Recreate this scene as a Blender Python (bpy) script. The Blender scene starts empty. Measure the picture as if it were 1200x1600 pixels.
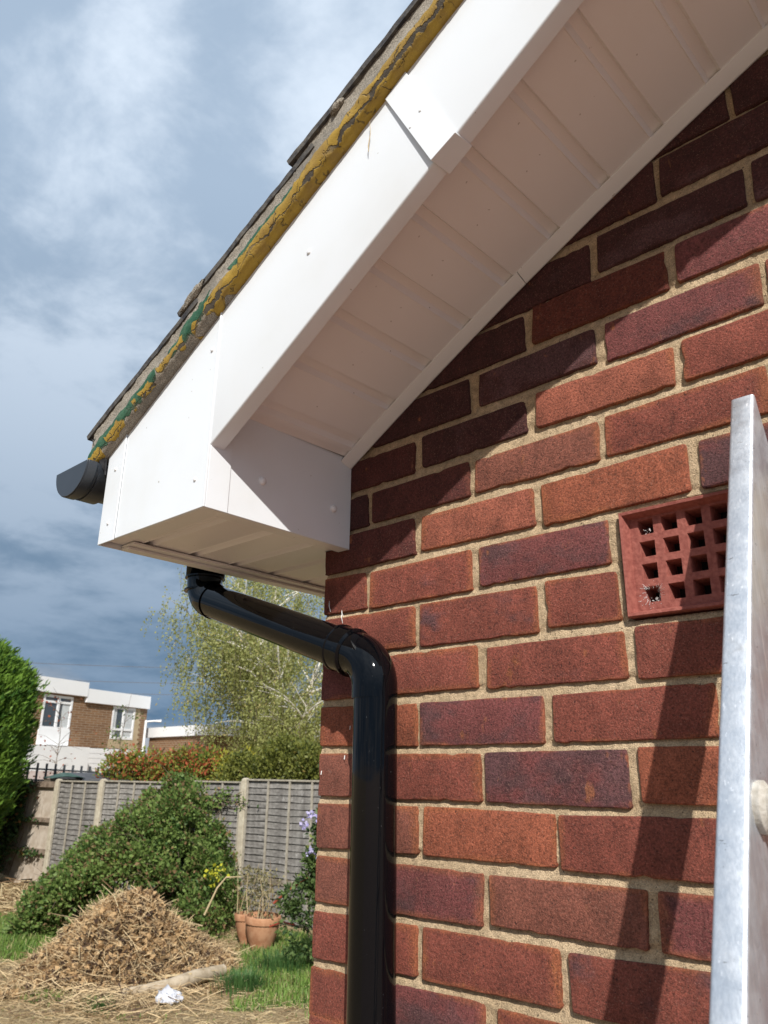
import bpy, math, random
import numpy as np
from mathutils import Vector, Matrix

# ------------------------------------------------------------------ camera, light, exposure
scene = bpy.context.scene
COL = scene.collection
GZ = -2.05                                   # garden level; z = 0 is a bed joint of the gable wall at eye height

cam_d = bpy.data.cameras.new('camera')
cam = bpy.data.objects.new('camera', cam_d)
COL.objects.link(cam)
scene.camera = cam
YAW, PITCH, ROLL = 0.7411045409, 0.3292949042, 0.0110796928
CAMLOC = Vector((0.97888, -0.91395, -0.02851))
fwd = Vector((-math.sin(YAW) * math.cos(PITCH), math.cos(YAW) * math.cos(PITCH), math.sin(PITCH)))
rgt = Vector((math.cos(YAW), math.sin(YAW), 0))
up = rgt.cross(fwd)
r2 = rgt * math.cos(ROLL) + up * math.sin(ROLL)
u2 = -rgt * math.sin(ROLL) + up * math.cos(ROLL)
rot = Matrix((r2, u2, -fwd)).transposed()
cam.matrix_world = Matrix.Translation(CAMLOC) @ rot.to_4x4()
cam_d.sensor_fit = 'VERTICAL'
cam_d.sensor_height = 36.0
cam_d.lens = 36.0 * 1182.263 / 1600.0
cam_d.clip_start = 0.02
cam_d.clip_end = 2000
cam_d.dof.use_dof = True
cam_d.dof.focus_distance = 1.30
cam_d.dof.aperture_fstop = 11.0

SUN_DIR = Vector((1.05, -1.0, 1.2)).normalized()      # towards the sun
sun_d = bpy.data.lights.new('sun', 'SUN')
sun_d.energy = 5.0
sun_d.angle = math.radians(0.53)
sun_d.color = (1.0, 0.965, 0.91)
sun = bpy.data.objects.new('sun', sun_d)
COL.objects.link(sun)
sun.rotation_euler = (-SUN_DIR).to_track_quat('-Z', 'Y').to_euler()
sun.location = (6, -6, 8)

world = bpy.data.worlds.new('World')
scene.world = world
world.use_nodes = True
wt = world.node_tree
for n in list(wt.nodes):
    wt.nodes.remove(n)

scene.view_settings.view_transform = 'Standard'
scene.view_settings.look = 'None'
scene.view_settings.exposure = 0.18
scene.view_settings.gamma = 1.0
scene.view_settings.use_curve_mapping = False
scene.render.engine = 'CYCLES'
scene.cycles.max_bounces = 6
scene.cycles.diffuse_bounces = 4
scene.cycles.glossy_bounces = 3
scene.cycles.transparent_max_bounces = 4
scene.cycles.use_denoising = True


class NT:
    """small helper round a node tree"""
    def __init__(self, tree):
        self.t = tree
    def n(self, kind, **kw):
        nd = self.t.nodes.new(kind)
        for k, v in kw.items():
            if k == 'inp':
                for kk, vv in v.items():
                    s = nd.inputs[kk]
                    if isinstance(vv, bpy.types.NodeSocket):
                        self.t.links.new(vv, s)
                    else:
                        s.default_value = vv
            else:
                setattr(nd, k, v)
        return nd
    def link(self, a, b):
        self.t.links.new(a, b)
    def math(self, op, a, b=None, c=None, clamp=False):
        nd = self.n('ShaderNodeMath', operation=op, use_clamp=clamp)
        for i, v in enumerate((a, b, c)):
            if v is None:
                continue
            if isinstance(v, bpy.types.NodeSocket):
                self.link(v, nd.inputs[i])
            else:
                nd.inputs[i].default_value = v
        return nd.outputs[0]
    def mix(self, fac, a, b, blend='MIX'):
        nd = self.n('ShaderNodeMix', data_type='RGBA', blend_type=blend)
        for i, v in ((0, fac), (6, a), (7, b)):
            if isinstance(v, bpy.types.NodeSocket):
                self.link(v, nd.inputs[i])
            elif i == 0:
                nd.inputs[0].default_value = v
            else:
                nd.inputs[i].default_value = (*v[:3], 1)
        return nd.outputs[2]
    def ramp(self, fac, lo, hi, a=0.0, b=1.0, smooth=True):
        nd = self.n('ShaderNodeMapRange', interpolation_type='SMOOTHSTEP' if smooth else 'LINEAR', clamp=True)
        for i, v in enumerate((fac, lo, hi, a, b)):
            if isinstance(v, bpy.types.NodeSocket):
                self.link(v, nd.inputs[i])
            else:
                nd.inputs[i].default_value = v
        return nd.outputs[0]
    def noise(self, vec, scale, detail=3.0, rough=0.55, dist=0.0):
        nd = self.n('ShaderNodeTexNoise', inp={'Scale': scale, 'Detail': detail, 'Roughness': rough, 'Distortion': dist})
        if vec is not None:
            self.link(vec, nd.inputs['Vector'])
        return nd.outputs[0]
    def vec(self, op, a, b=None):
        nd = self.n('ShaderNodeVectorMath', operation=op)
        for i, v in enumerate((a, b)):
            if v is None:
                continue
            if isinstance(v, bpy.types.NodeSocket):
                self.link(v, nd.inputs[i])
            else:
                nd.inputs[i].default_value = v
        return nd.outputs[0]


# world: daylight sky with broken cloud
w = NT(wt)
geo = w.n('ShaderNodeTexCoord').outputs['Generated']
sep = w.n('ShaderNodeSeparateXYZ', inp={0: geo})
zc = w.math('MAXIMUM', sep.outputs[2], 0.0)
den = w.math('ADD', zc, 0.16)
px = w.math('DIVIDE', sep.outputs[0], den)
py = w.math('DIVIDE', sep.outputs[1], den)
pv = w.n('ShaderNodeCombineXYZ', inp={0: px, 1: py, 2: 0.37}).outputs[0]
c1 = w.noise(pv, 1.15, 8, 0.50, 0.15)
c2 = w.noise(pv, 3.6, 6, 0.6, 0.2)
cc = w.math('ADD', w.math('MULTIPLY', c1, 0.56), w.math('MULTIPLY', c2, 0.44))
sky = w.n('ShaderNodeTexSky', sky_type='NISHITA', sun_disc=False)
sky.sun_elevation = math.asin(SUN_DIR.z)
sky.sun_rotation = math.atan2(SUN_DIR.x, SUN_DIR.y)
sky.air_density = 1.0
sky.dust_density = 0.8
elev = w.ramp(zc, 0.06, 0.66, 0.0, 1.0, False)
dark = w.mix(elev, (1.05, 2.0, 3.25), (4.5, 5.8, 7.5))
light = w.mix(elev, (2.1, 3.2, 4.7), (8.4, 9.6, 11.1))
soft = w.ramp(zc, 0.05, 0.32, 0.085, 0.0)
cloudcol = w.mix(w.ramp(cc, w.math('SUBTRACT', 0.425, soft), w.math('ADD', 0.575, soft)), dark, light)
# a bank of small bright heaps low over the horizon
lowv = w.vec('MULTIPLY', geo, (5.0, 5.0, 13.0))
lown = w.noise(lowv, 1.0, 5, 0.55)
band = w.math('MULTIPLY', w.ramp(zc, 0.0, 0.05, 1.0, 1.0), w.ramp(zc, 0.06, 0.15, 1.0, 0.0))
cloudcol = w.mix(w.math('MULTIPLY', w.ramp(lown, 0.43, 0.60), band), cloudcol, (4.6, 4.9, 5.4))
cov = w.ramp(cc, 0.26, 0.40, 0.80, 1.0)
final = w.mix(cov, sky.outputs[0], cloudcol)
bg = w.n('ShaderNodeBackground', inp={'Color': final, 'Strength': 0.08})
wo = w.n('ShaderNodeOutputWorld')
w.link(bg.outputs[0], wo.inputs[0])

# ------------------------------------------------------------------ helpers
rng = np.random.default_rng(7)
random.seed(7)
WL = {}                                       # world location of every object made


def link(o, parent, loc):
    COL.objects.link(o)
    loc = Vector(loc)
    WL[o.name] = loc
    if parent is not None:
        o.parent = parent
        o.location = loc - WL[parent.name]
    else:
        o.location = loc
    return o


def tag(o, label=None, cat=None, group=None, kind=None):
    if label: o['label'] = label
    if cat: o['category'] = cat
    if group: o['group'] = group
    if kind: o['kind'] = kind
    return o


def thing(name, label, cat, loc=(0, 0, 0), group=None):
    return tag(link(bpy.data.objects.new(name, None), None, loc), label, cat, group)


class MB:
    """collects vertices and faces in world coordinates"""
    def __init__(self):
        self.v = []; self.f = []; self.uv = None; self.c = 0
    def add(self, vs, fs):
        b = self.c
        vs = np.asarray(vs, float).reshape(-1, 3)
        self.v.append(vs); self.c += len(vs)
        self.f += [tuple(int(i) + b for i in f) for f in fs]
        return b
    def box(self, lo, hi, M=None, at=(0, 0, 0)):
        x0, y0, z0 = lo; x1, y1, z1 = hi
        vs = np.array([(x0, y0, z0), (x1, y0, z0), (x1, y1, z0), (x0, y1, z0), (x0, y0, z1), (x1, y0, z1), (x1, y1, z1), (x0, y1, z1)], float)
        if M is not None:
            vs = vs @ np.asarray(M, float).T
        vs = vs + np.asarray(at, float)
        self.add(vs, [(0, 3, 2, 1), (4, 5, 6, 7), (0, 1, 5, 4), (1, 2, 6, 5), (2, 3, 7, 6), (3, 0, 4, 7)])
    def tube(self, pts, rad, seg=12, cap=True, squash=None):
        pts = [Vector(p) for p in pts]
        n = len(pts)
        if not hasattr(rad, '__len__'):
            rad = [rad] * n
        t0 = (pts[1] - pts[0]).normalized()
        a = t0.orthogonal().normalized()
        rings = []
        for i in range(n):
            if i == 0: t = pts[1] - pts[0]
            elif i == n - 1: t = pts[-1] - pts[-2]
            else: t = (pts[i + 1] - pts[i]).normalized() + (pts[i] - pts[i - 1]).normalized()
            t = t.normalized()
            a = (a - t * a.dot(t)).normalized()
            b = t.cross(a)
            rings.append([pts[i] + (a * math.cos(2 * math.pi * k / seg) + b * math.sin(2 * math.pi * k / seg)) * rad[i] for k in range(seg)])
        vs = [tuple(p) for r in rings for p in r]
        fs = []
        for i in range(n - 1):
            for k in range(seg):
                fs.append((i * seg + k, i * seg + (k + 1) % seg, (i + 1) * seg + (k + 1) % seg, (i + 1) * seg + k))
        if cap:
            fs.append(tuple(range(seg))[::-1])
            fs.append(tuple((n - 1) * seg + k for k in range(seg)))
        self.add(vs, fs)
    def prism(self, poly, d):
        """polygon (3D points) extruded by the vector d"""
        p = np.asarray(poly, float); n = len(p)
        vs = np.concatenate([p, p + np.asarray(d, float)])
        fs = [tuple(range(n))[::-1], tuple(range(n, 2 * n))]
        fs += [(i, (i + 1) % n, n + (i + 1) % n, n + i) for i in range(n)]
        self.add(vs, fs)
    def grid(self, P, flip=False):
        """P: (n, m, 3)"""
        P = np.asarray(P, float); n, m = P.shape[:2]
        fs = []
        for i in range(n - 1):
            for j in range(m - 1):
                q = (i * m + j, (i + 1) * m + j, (i + 1) * m + j + 1, i * m + j + 1)
                fs.append(q[::-1] if flip else q)
        self.add(P.reshape(-1, 3), fs)
    def build(self, name, m, parent=None, origin=None, smooth=False, bevel=0.0, seg=2, fix=True, angle=40):
        V = np.concatenate(self.v)
        if origin is None:
            mn, mx = V.min(0), V.max(0)
            origin = ((mn[0] + mx[0]) / 2, (mn[1] + mx[1]) / 2, (mn[2] + mx[2]) / 2)
        me = bpy.data.meshes.new(name)
        me.from_pydata((V - np.asarray(origin)).tolist(), [], self.f)
        if self.uv is not None:
            l = me.uv_layers.new(name='UVMap')
            vi = np.zeros(len(me.loops), int); me.loops.foreach_get('vertex_index', vi)
            l.data.foreach_set('uv', np.asarray(self.uv, float)[vi].ravel())
        if fix:
            import bmesh
            bm = bmesh.new(); bm.from_mesh(me)
            bmesh.ops.recalc_face_normals(bm, faces=bm.faces)
            bm.to_mesh(me); bm.free()
        me.materials.append(m)
        if smooth:
            me.polygons.foreach_set('use_smooth', [True] * len(me.polygons))
            me.set_sharp_from_angle(angle=math.radians(angle))
        o = bpy.data.objects.new(name, me)
        link(o, parent, origin)
        if bevel > 0:
            b = o.modifiers.new('bevel', 'BEVEL')
            b.width = bevel; b.segments = seg; b.limit_method = 'ANGLE'; b.angle_limit = math.radians(35)
            b.harden_normals = False
            if not smooth:
                me.polygons.foreach_set('use_smooth', [True] * len(me.polygons))
                me.set_sharp_from_angle(angle=math.radians(32))
        return o


def raw_mesh(name, V, F, m, parent=None, origin=(0, 0, 0), smooth=False):
    """fast mesh from numpy arrays; F is (k, 3) or (k, 4)"""
    V = np.asarray(V, np.float32) - np.asarray(origin, np.float32)
    F = np.asarray(F, np.int32)
    me = bpy.data.meshes.new(name)
    me.vertices.add(len(V)); me.vertices.foreach_set('co', V.ravel())
    k = F.shape[1]
    me.loops.add(F.size); me.loops.foreach_set('vertex_index', F.ravel())
    me.polygons.add(len(F)); me.polygons.foreach_set('loop_start', np.arange(0, F.size, k, dtype=np.int32))
    me.update(calc_edges=True)
    if smooth:
        me.polygons.foreach_set('use_smooth', [True] * len(me.polygons))
    me.materials.append(m)
    o = bpy.data.objects.new(name, me)
    return link(o, parent, origin)


def copy_of(src, parent, loc):
    o = src.copy()
    return link(o, parent, loc)


# ------------------------------------------------------------------ materials
def new_mat(name):
    m = bpy.data.materials.new(name)
    m.use_nodes = True
    t = NT(m.node_tree)
    bs = m.node_tree.nodes['Principled BSDF']
    return m, t, bs


def bump(t, bs, h, dist, strength=1.0):
    b = t.n('ShaderNodeBump', inp={'Height': h, 'Distance': dist, 'Strength': strength})
    t.link(b.outputs[0], bs.inputs['Normal'])


def mat_brick():
    m, t, bs = new_mat('facing_brick')
    tc = t.n('ShaderNodeTexCoord')
    oi = t.n('ShaderNodeObjectInfo')
    off = t.n('ShaderNodeCombineXYZ', inp={0: t.math('MULTIPLY', oi.outputs['Random'], 37.0), 1: t.math('MULTIPLY', oi.outputs['Random'], 91.0), 2: 0.0}).outputs[0]
    P = t.vec('ADD', tc.outputs['Object'], off)
    stretch = t.vec('MULTIPLY', P, (1.0, 1.0, 2.0))
    n1 = t.noise(stretch, 11.0, 3, 0.5)
    n2 = t.noise(P, 60.0, 4, 0.6)
    nf = t.noise(P, 470.0, 4, 0.9)
    nm = t.noise(P, 300.0, 2, 0.7)
    nl = t.noise(P, 5.0, 1)
    base = oi.outputs['Color']
    purple = (0.105, 0.046, 0.047)
    al = oi.outputs['Alpha']
    pm = t.ramp(t.math('ADD', t.math('ADD', t.math('MULTIPLY', n1, 1.25), t.math('MULTIPLY', n2, 0.35)), t.math('SUBTRACT', t.math('MULTIPLY', al, 0.86), 1.33)), -0.12, 0.16)
    col = t.mix(pm, base, purple)
    # fired orange along the arrises
    g = t.n('ShaderNodeSeparateXYZ', inp={0: tc.outputs['Generated']})
    ex = t.math('MULTIPLY', t.math('MINIMUM', g.outputs[0], t.math('SUBTRACT', 1.0, g.outputs[0])), 0.215)
    ez = t.math('MULTIPLY', t.math('MINIMUM', g.outputs[2], t.math('SUBTRACT', 1.0, g.outputs[2])), 0.065)
    e = t.math('MINIMUM', t.math('MULTIPLY', ex, 0.55), ez)
    e2 = t.math('ADD', e, t.math('MULTIPLY', t.math('SUBTRACT', n2, 0.5), 0.012))
    wid = t.math('MULTIPLY', t.ramp(nl, 0.35, 0.65), 0.012)
    om = t.math('MULTIPLY', t.ramp(e2, -0.001, t.math('ADD', wid, 0.001), 1.0, 0.0), 0.55)
    lum = t.n('ShaderNodeSeparateColor', inp={0: base}).outputs[0]
    om = t.math('MULTIPLY', om, t.ramp(lum, 0.06, 0.19))
    col = t.mix(om, col, (0.34, 0.115, 0.042))
    # odd orange flash patches
    n3 = t.noise(t.vec('MULTIPLY', P, (1.6, 1.0, 1.0)), 23.0, 3, 0.6)
    fl = t.math('MULTIPLY', t.ramp(n3, 0.66, 0.74), 0.6)
    col = t.mix(fl, col, (0.34, 0.12, 0.045))
    val = t.math('ADD', t.math('MULTIPLY', nf, 0.9), t.math('MULTIPLY', nm, 0.55))
    gr = t.ramp(val, 0.54, 0.92, 0.38, 1.70, False)
    col = t.mix(1.0, col, t.n('ShaderNodeCombineColor', inp={0: gr, 1: gr, 2: gr}).outputs[0], 'MULTIPLY')
    bl = t.ramp(t.noise(t.vec('MULTIPLY', P, (1.4, 1.0, 0.8)), 24.0, 4, 0.65), 0.3, 0.7, 0.74, 1.26, False)
    col = t.mix(1.0, col, t.n('ShaderNodeCombineColor', inp={0: bl, 1: bl, 2: bl}).outputs[0], 'MULTIPLY')
    strk = t.ramp(t.noise(t.vec('MULTIPLY', P, (3.0, 1.0, 0.8)), 42.0, 3, 0.6), 0.68, 0.78, 0.0, 0.45)
    col = t.mix(strk, col, (0.36, 0.15, 0.075))
    salt = t.ramp(t.noise(P, 9.0, 5, 0.75), 0.66, 0.76, 0.0, 0.22)
    col = t.mix(salt, col, (0.42, 0.33, 0.28))
    sp = t.math('MULTIPLY', t.ramp(t.noise(P, 560.0, 1), 0.64, 0.72), 0.34)
    col = t.mix(sp, col, (0.46, 0.27, 0.20))
    pit = t.ramp(t.noise(P, 260.0, 2), 0.28, 0.33, 0.8, 0.0)
    col = t.mix(pit, col, (0.03, 0.013, 0.012))
    t.link(col, bs.inputs['Base Color'])
    bs.inputs['Roughness'].default_value = 0.80
    bs.inputs['Specular IOR Level'].default_value = 0.35
    h = t.math('ADD', t.math('MULTIPLY', nf, 0.9), t.math('ADD', t.math('MULTIPLY', nm, 0.7), t.math('MULTIPLY', n2, 0.5)))
    bump(t, bs, h, 0.0026, 1.0)
    return m


def mat_mortar():
    m, t, bs = new_mat('sand_mortar')
    P = t.n('ShaderNodeTexCoord').outputs['Object']
    n1 = t.noise(P, 9.0, 3)
    n2 = t.noise(P, 110.0, 4, 0.65)
    nf = t.noise(P, 700.0, 2, 0.6)
    col = t.mix(t.ramp(n1, 0.3, 0.7), (0.47, 0.345, 0.21), (0.57, 0.43, 0.275))
    gr = t.ramp(t.math('ADD', t.math('MULTIPLY', nf, 0.7), t.math('MULTIPLY', n2, 0.5)), 0.42, 0.78, 0.50, 1.36, False)
    col = t.mix(1.0, col, t.n('ShaderNodeCombineColor', inp={0: gr, 1: gr, 2: gr}).outputs[0], 'MULTIPLY')
    pit = t.ramp(t.noise(P, 210.0, 2), 0.285, 0.32, 0.85, 0.0)
    col = t.mix(pit, col, (0.06, 0.045, 0.03))
    t.link(col, bs.inputs['Base Color'])
    bs.inputs['Roughness'].default_value = 0.95
    bs.inputs['Specular IOR Level'].default_value = 0.2
    bump(t, bs, t.math('ADD', t.math('MULTIPLY', nf, 1.0), n2), 0.0028, 1.0)
    return m


def mat_white(name='white_plastic', col=(0.755, 0.785, 0.81), dirt=0.3, rough=0.32):
    m, t, bs = new_mat(name)
    P = t.n('ShaderNodeTexCoord').outputs['Object']
    n = t.noise(P, 4.0, 4, 0.6)
    c = t.mix(t.math('MULTIPLY', t.ramp(n, 0.45, 0.75), dirt), col, (col[0] * 0.86, col[1] * 0.83, col[2] * 0.76))
    sp = t.ramp(t.noise(P, 85.0, 2), 0.755, 0.775, 0.0, 0.55)
    c = t.mix(sp, c, (0.25, 0.2, 0.14))
    t.link(c, bs.inputs['Base Color'])
    bs.inputs['Roughness'].default_value = rough
    bs.inputs['Specular IOR Level'].default_value = 0.4
    bump(t, bs, t.noise(P, 6.0, 2), 0.002, 0.35)
    return m


def mat_black_plastic(name='black_plastic', rough=0.05, base=(0.0016, 0.002, 0.003), spec=0.32):
    m, t, bs = new_mat(name)
    P = t.n('ShaderNodeTexCoord').outputs['Object']
    sc = t.noise(t.vec('MULTIPLY', P, (1, 1, 0.14)), 150.0, 4, 0.7)
    dust = t.ramp(t.noise(P, 330.0, 2), 0.755, 0.775, 0.0, 0.5)
    smear = t.math('MULTIPLY', t.ramp(t.noise(P, 26.0, 5, 0.7), 0.66, 0.85), 0.05)
    c = t.mix(t.math('MAXIMUM', dust, smear), base, (0.25, 0.25, 0.25))
    t.link(c, bs.inputs['Base Color'])
    r = t.math('ADD', rough, t.math('MULTIPLY', t.ramp(sc, 0.60, 0.85), 0.15))
    bs.inputs['Specular IOR Level'].default_value = spec
    r = t.math('ADD', r, smear)
    t.link(r, bs.inputs['Roughness'])
    bump(t, bs, t.noise(P, 14.0, 2), 0.0015, 0.25)
    return m


def simple(name, c1, c2, scale=20.0, rough=0.85, bmp=0.003, det=4, spec=0.3, island=0.0, isl_col=None):
    m, t, bs = new_mat(name)
    P = t.n('ShaderNodeTexCoord').outputs['Object']
    n = t.noise(P, scale, det, 0.6)
    c = t.mix(t.ramp(n, 0.3, 0.7), c1, c2)
    if island > 0:
        r = t.n('ShaderNodeNewGeometry').outputs['Random Per Island']
        c = t.mix(t.math('MULTIPLY', r, island), c, isl_col)
    t.link(c, bs.inputs['Base Color'])
    bs.inputs['Roughness'].default_value = rough
    bs.inputs['Specular IOR Level'].default_value = spec
    if bmp > 0:
        bump(t, bs, n, bmp, 0.8)
    return m


def leaf_mat(name, cols, scale=1.5, trans=0.35, rough=0.55):
    """foliage: colour picked per leaf from up to three tones, plus clumpy variation"""
    m, t, bs = new_mat(name)
    P = t.n('ShaderNodeTexCoord').outputs['Object']
    r = t.n('ShaderNodeNewGeometry').outputs['Random Per Island']
    n = t.noise(P, scale, 3, 0.6)
    f = t.math('ADD', t.math('MULTIPLY', r, 0.6), t.math('MULTIPLY', n, 0.8))
    c = t.mix(t.ramp(f, 0.35, 0.75), cols[0], cols[1])
    if len(cols) > 2:
        c = t.mix(t.ramp(t.math('ADD', r, t.math('MULTIPLY', t.noise(P, scale * 0.6, 2), 0.5)), cols[3], cols[3] + 0.08), c, cols[2])
    t.link(c, bs.inputs['Base Color'])
    bs.inputs['Roughness'].default_value = rough
    bs.inputs['Specular IOR Level'].default_value = 0.3
    tr = t.n('ShaderNodeBsdfTranslucent', inp={'Color': c})
    mx = t.n('ShaderNodeMixShader', inp={0: trans})
    t.link(bs.outputs[0], mx.inputs[1]); t.link(tr.outputs[0], mx.inputs[2])
    out = [x for x in m.node_tree.nodes if x.type == 'OUTPUT_MATERIAL'][0]
    t.link(mx.outputs[0], out.inputs[0])
    return m


def mat_verge():
    """grey cement edge with flaking yellow and green paint; uv: x along in metres, y across 0..1"""
    m, t, bs = new_mat('flaking_painted_cement')
    tc = t.n('ShaderNodeTexCoord')
    P = tc.outputs['Object']
    uv = t.n('ShaderNodeSeparateXYZ', inp={0: tc.outputs['UV']})
    u, v = uv.outputs[0], uv.outputs[1]
    nf = t.noise(P, 520.0, 3, 0.65)
    n1 = t.noise(P, 30.0, 4, 0.62)
    n2 = t.noise(P, 75.0, 3, 0.6)
    base = t.mix(t.ramp(nf, 0.35, 0.65, smooth=False), (0.13, 0.115, 0.09), (0.42, 0.37, 0.30))
    base = t.mix(t.ramp(t.noise(P, 14.0, 3), 0.45, 0.7, 0.0, 0.55), base, (0.10, 0.09, 0.075))
    # distance from the middle of the painted band, in units of v
    upn = t.math('MULTIPLY', t.math('SUBTRACT', n1, 0.5), 0.85)
    topedge = t.math('ADD', t.ramp(u, 0.05, 0.6, 0.40, 0.46), t.math('MULTIPLY', upn, 0.45))
    inner = t.ramp(t.math('SUBTRACT', topedge, v), -0.01, 0.01)
    lowcut = t.ramp(t.math('SUBTRACT', v, t.math('ADD', t.ramp(u, 0.22, 0.46, 0.13, -0.3), t.math('MULTIPLY', upn, 0.4))), -0.01, 0.01)
    gone = t.ramp(t.math('ADD', t.noise(P, 15.0, 2), t.ramp(u, 0.36, 0.54, 0.02, -0.25)), 0.545, 0.56, 1.0, 0.0)
    yel = t.math('MULTIPLY', t.math('MULTIPLY', inner, lowcut), gone)
    grn_edge = t.math('ADD', topedge, t.ramp(u, 0.50, 0.70, 0.17, -0.03))
    grn = t.math('MULTIPLY', t.ramp(t.math('SUBTRACT', grn_edge, v), -0.01, 0.01), t.ramp(t.math('ADD', v, t.math('MULTIPLY', n2, 0.3)), 0.33, 0.37))
    grn = t.math('MULTIPLY', grn, t.ramp(t.math('ADD', t.noise(P, 11.0, 2), t.ramp(u, 0.5, 0.66, 0.055, -0.3)), 0.47, 0.49))
    ycol = t.mix(t.ramp(n1, 0.35, 0.7), (0.37, 0.235, 0.030), (0.28, 0.175, 0.040))
    ycol = t.mix(t.ramp(nf, 0.5, 0.8, 0.0, 0.4), ycol, (0.18, 0.11, 0.03))
    gcol = t.mix(t.ramp(n2, 0.4, 0.6), (0.010, 0.070, 0.034), (0.040, 0.115, 0.062))
    col = t.mix(grn, base, gcol)
    col = t.mix(yel, col, ycol)
    # cracks in the paint
    dv = t.vec('ADD', P, t.n('ShaderNodeTexNoise', inp={'Scale': 40.0}).outputs[1])
    pw = t.n('ShaderNodeCombineXYZ', inp={0: t.math('MULTIPLY', u, 28.0), 1: t.math('MULTIPLY', v, 2.3), 2: 0.0}).outputs[0]
    jit = t.n('ShaderNodeTexNoise', inp={'Scale': 70.0, 'Detail': 3.0})
    t.link(P, jit.inputs['Vector'])
    pw2 = t.vec('ADD', pw, t.vec('MULTIPLY', jit.outputs[1], (0.9, 0.9, 0.0)))
    vo = t.n('ShaderNodeTexVoronoi', feature='DISTANCE_TO_EDGE', inp={'Scale': 1.0})
    t.link(pw2, vo.inputs['Vector'])
    lon = t.math('ABSOLUTE', t.math('SUBTRACT', v, t.math('ADD', 0.22, t.math('MULTIPLY', t.math('SUBTRACT', t.noise(P, 22.0, 4, 0.7), 0.5), 0.5))))
    lonm = t.math('MULTIPLY', t.ramp(lon, t.ramp(t.noise(P, 19.0, 2), 0.45, 0.65, 0.0, 0.05), t.ramp(t.noise(P, 19.0, 2), 0.45, 0.65, 0.02, 0.075), 1.0, 0.0), t.ramp(t.noise(P, 7.0, 2), 0.40, 0.5))
    ck = t.math('MAXIMUM', t.math('MULTIPLY', t.ramp(vo.outputs[0], 0.0, 0.028, 0.75, 0.0), t.ramp(n2, 0.46, 0.58)), lonm)
    crack = t.math('MULTIPLY', ck, t.math('MAXIMUM', yel, t.math('MULTIPLY', grn, 0.5)))
    col = t.mix(crack, col, (0.075, 0.062, 0.045))
    t.link(col, bs.inputs['Base Color'])
    bs.inputs['Roughness'].default_value = 0.85
    h = t.math('ADD', t.math('MULTIPLY', nf, 0.35), t.math('SUBTRACT', t.math('MULTIPLY', t.math('MAXIMUM', yel, grn), 0.8), t.math('MULTIPLY', crack, 1.0)))
    bump(t, bs, h, 0.0028, 1.0)
    return m


def mat_galv():
    m, t, bs = new_mat('scuffed_aluminium')
    P = t.n('ShaderNodeTexCoord').outputs['Object']
    st = t.vec('MULTIPLY', P, (1.0, 1.0, 0.035))
    n1 = t.noise(st, 420.0, 4, 0.65)
    n2 = t.noise(P, 45.0, 4, 0.6)
    c = t.mix(t.ramp(n1, 0.35, 0.65), (0.55, 0.585, 0.63), (0.66, 0.69, 0.73))
    c = t.mix(t.ramp(n2, 0.60, 0.78, 0.0, 0.45), c, (0.33, 0.33, 0.33))
    mk = t.ramp(t.noise(t.vec('MULTIPLY', P, (0.5, 1.0, 1.8)), 120.0, 3, 0.7), 0.67, 0.72, 0.0, 0.8)
    c = t.mix(mk, c, (0.10, 0.09, 0.08))
    sc = t.ramp(t.noise(t.vec('MULTIPLY', P, (1, 1, 0.06)), 260.0, 2, 0.5), 0.68, 0.72, 0.0, 0.8)
    c = t.mix(sc, c, (0.92, 0.93, 0.95))
    t.link(c, bs.inputs['Base Color'])
    bs.inputs['Metallic'].default_value = 0.75
    t.link(t.ramp(n2, 0.3, 0.7, 0.36, 0.55), bs.inputs['Roughness'])
    bump(t, bs, t.math('ADD', t.math('MULTIPLY', n1, 0.4), t.math('MULTIPLY', n2, 0.8)), 0.0008, 0.5)
    return m


M_BRICK = mat_brick()
M_MORTAR = mat_mortar()
M_WHITE = mat_white()
M_SOFFIT = mat_white('white_soffit_plastic', (0.82, 0.79, 0.77), 0.22, 0.34)
M_TRIM = mat_white('white_trim', (0.78, 0.77, 0.75), 0.3, 0.4)
M_DOME = mat_white('white_nail_cap', (0.82, 0.82, 0.82), 0.0, 0.25)
M_BLACK = mat_black_plastic()
M_GUTTER = mat_black_plastic('weathered_black_plastic', 0.34, (0.030, 0.036, 0.045), 0.5)
M_VERGE = mat_verge()
M_TILE = simple('weathered_slate', (0.035, 0.035, 0.04), (0.12, 0.11, 0.095), 60.0, 0.85, 0.004)
M_FELT = simple('torn_roofing_felt', (0.012, 0.012, 0.014), (0.04, 0.04, 0.042), 80.0, 0.8, 0.002)
M_ALU = mat_galv()
M_TERRA = simple('red_clay', (0.22, 0.062, 0.048), (0.32, 0.105, 0.080), 160.0, 0.8, 0.0015)

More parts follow.
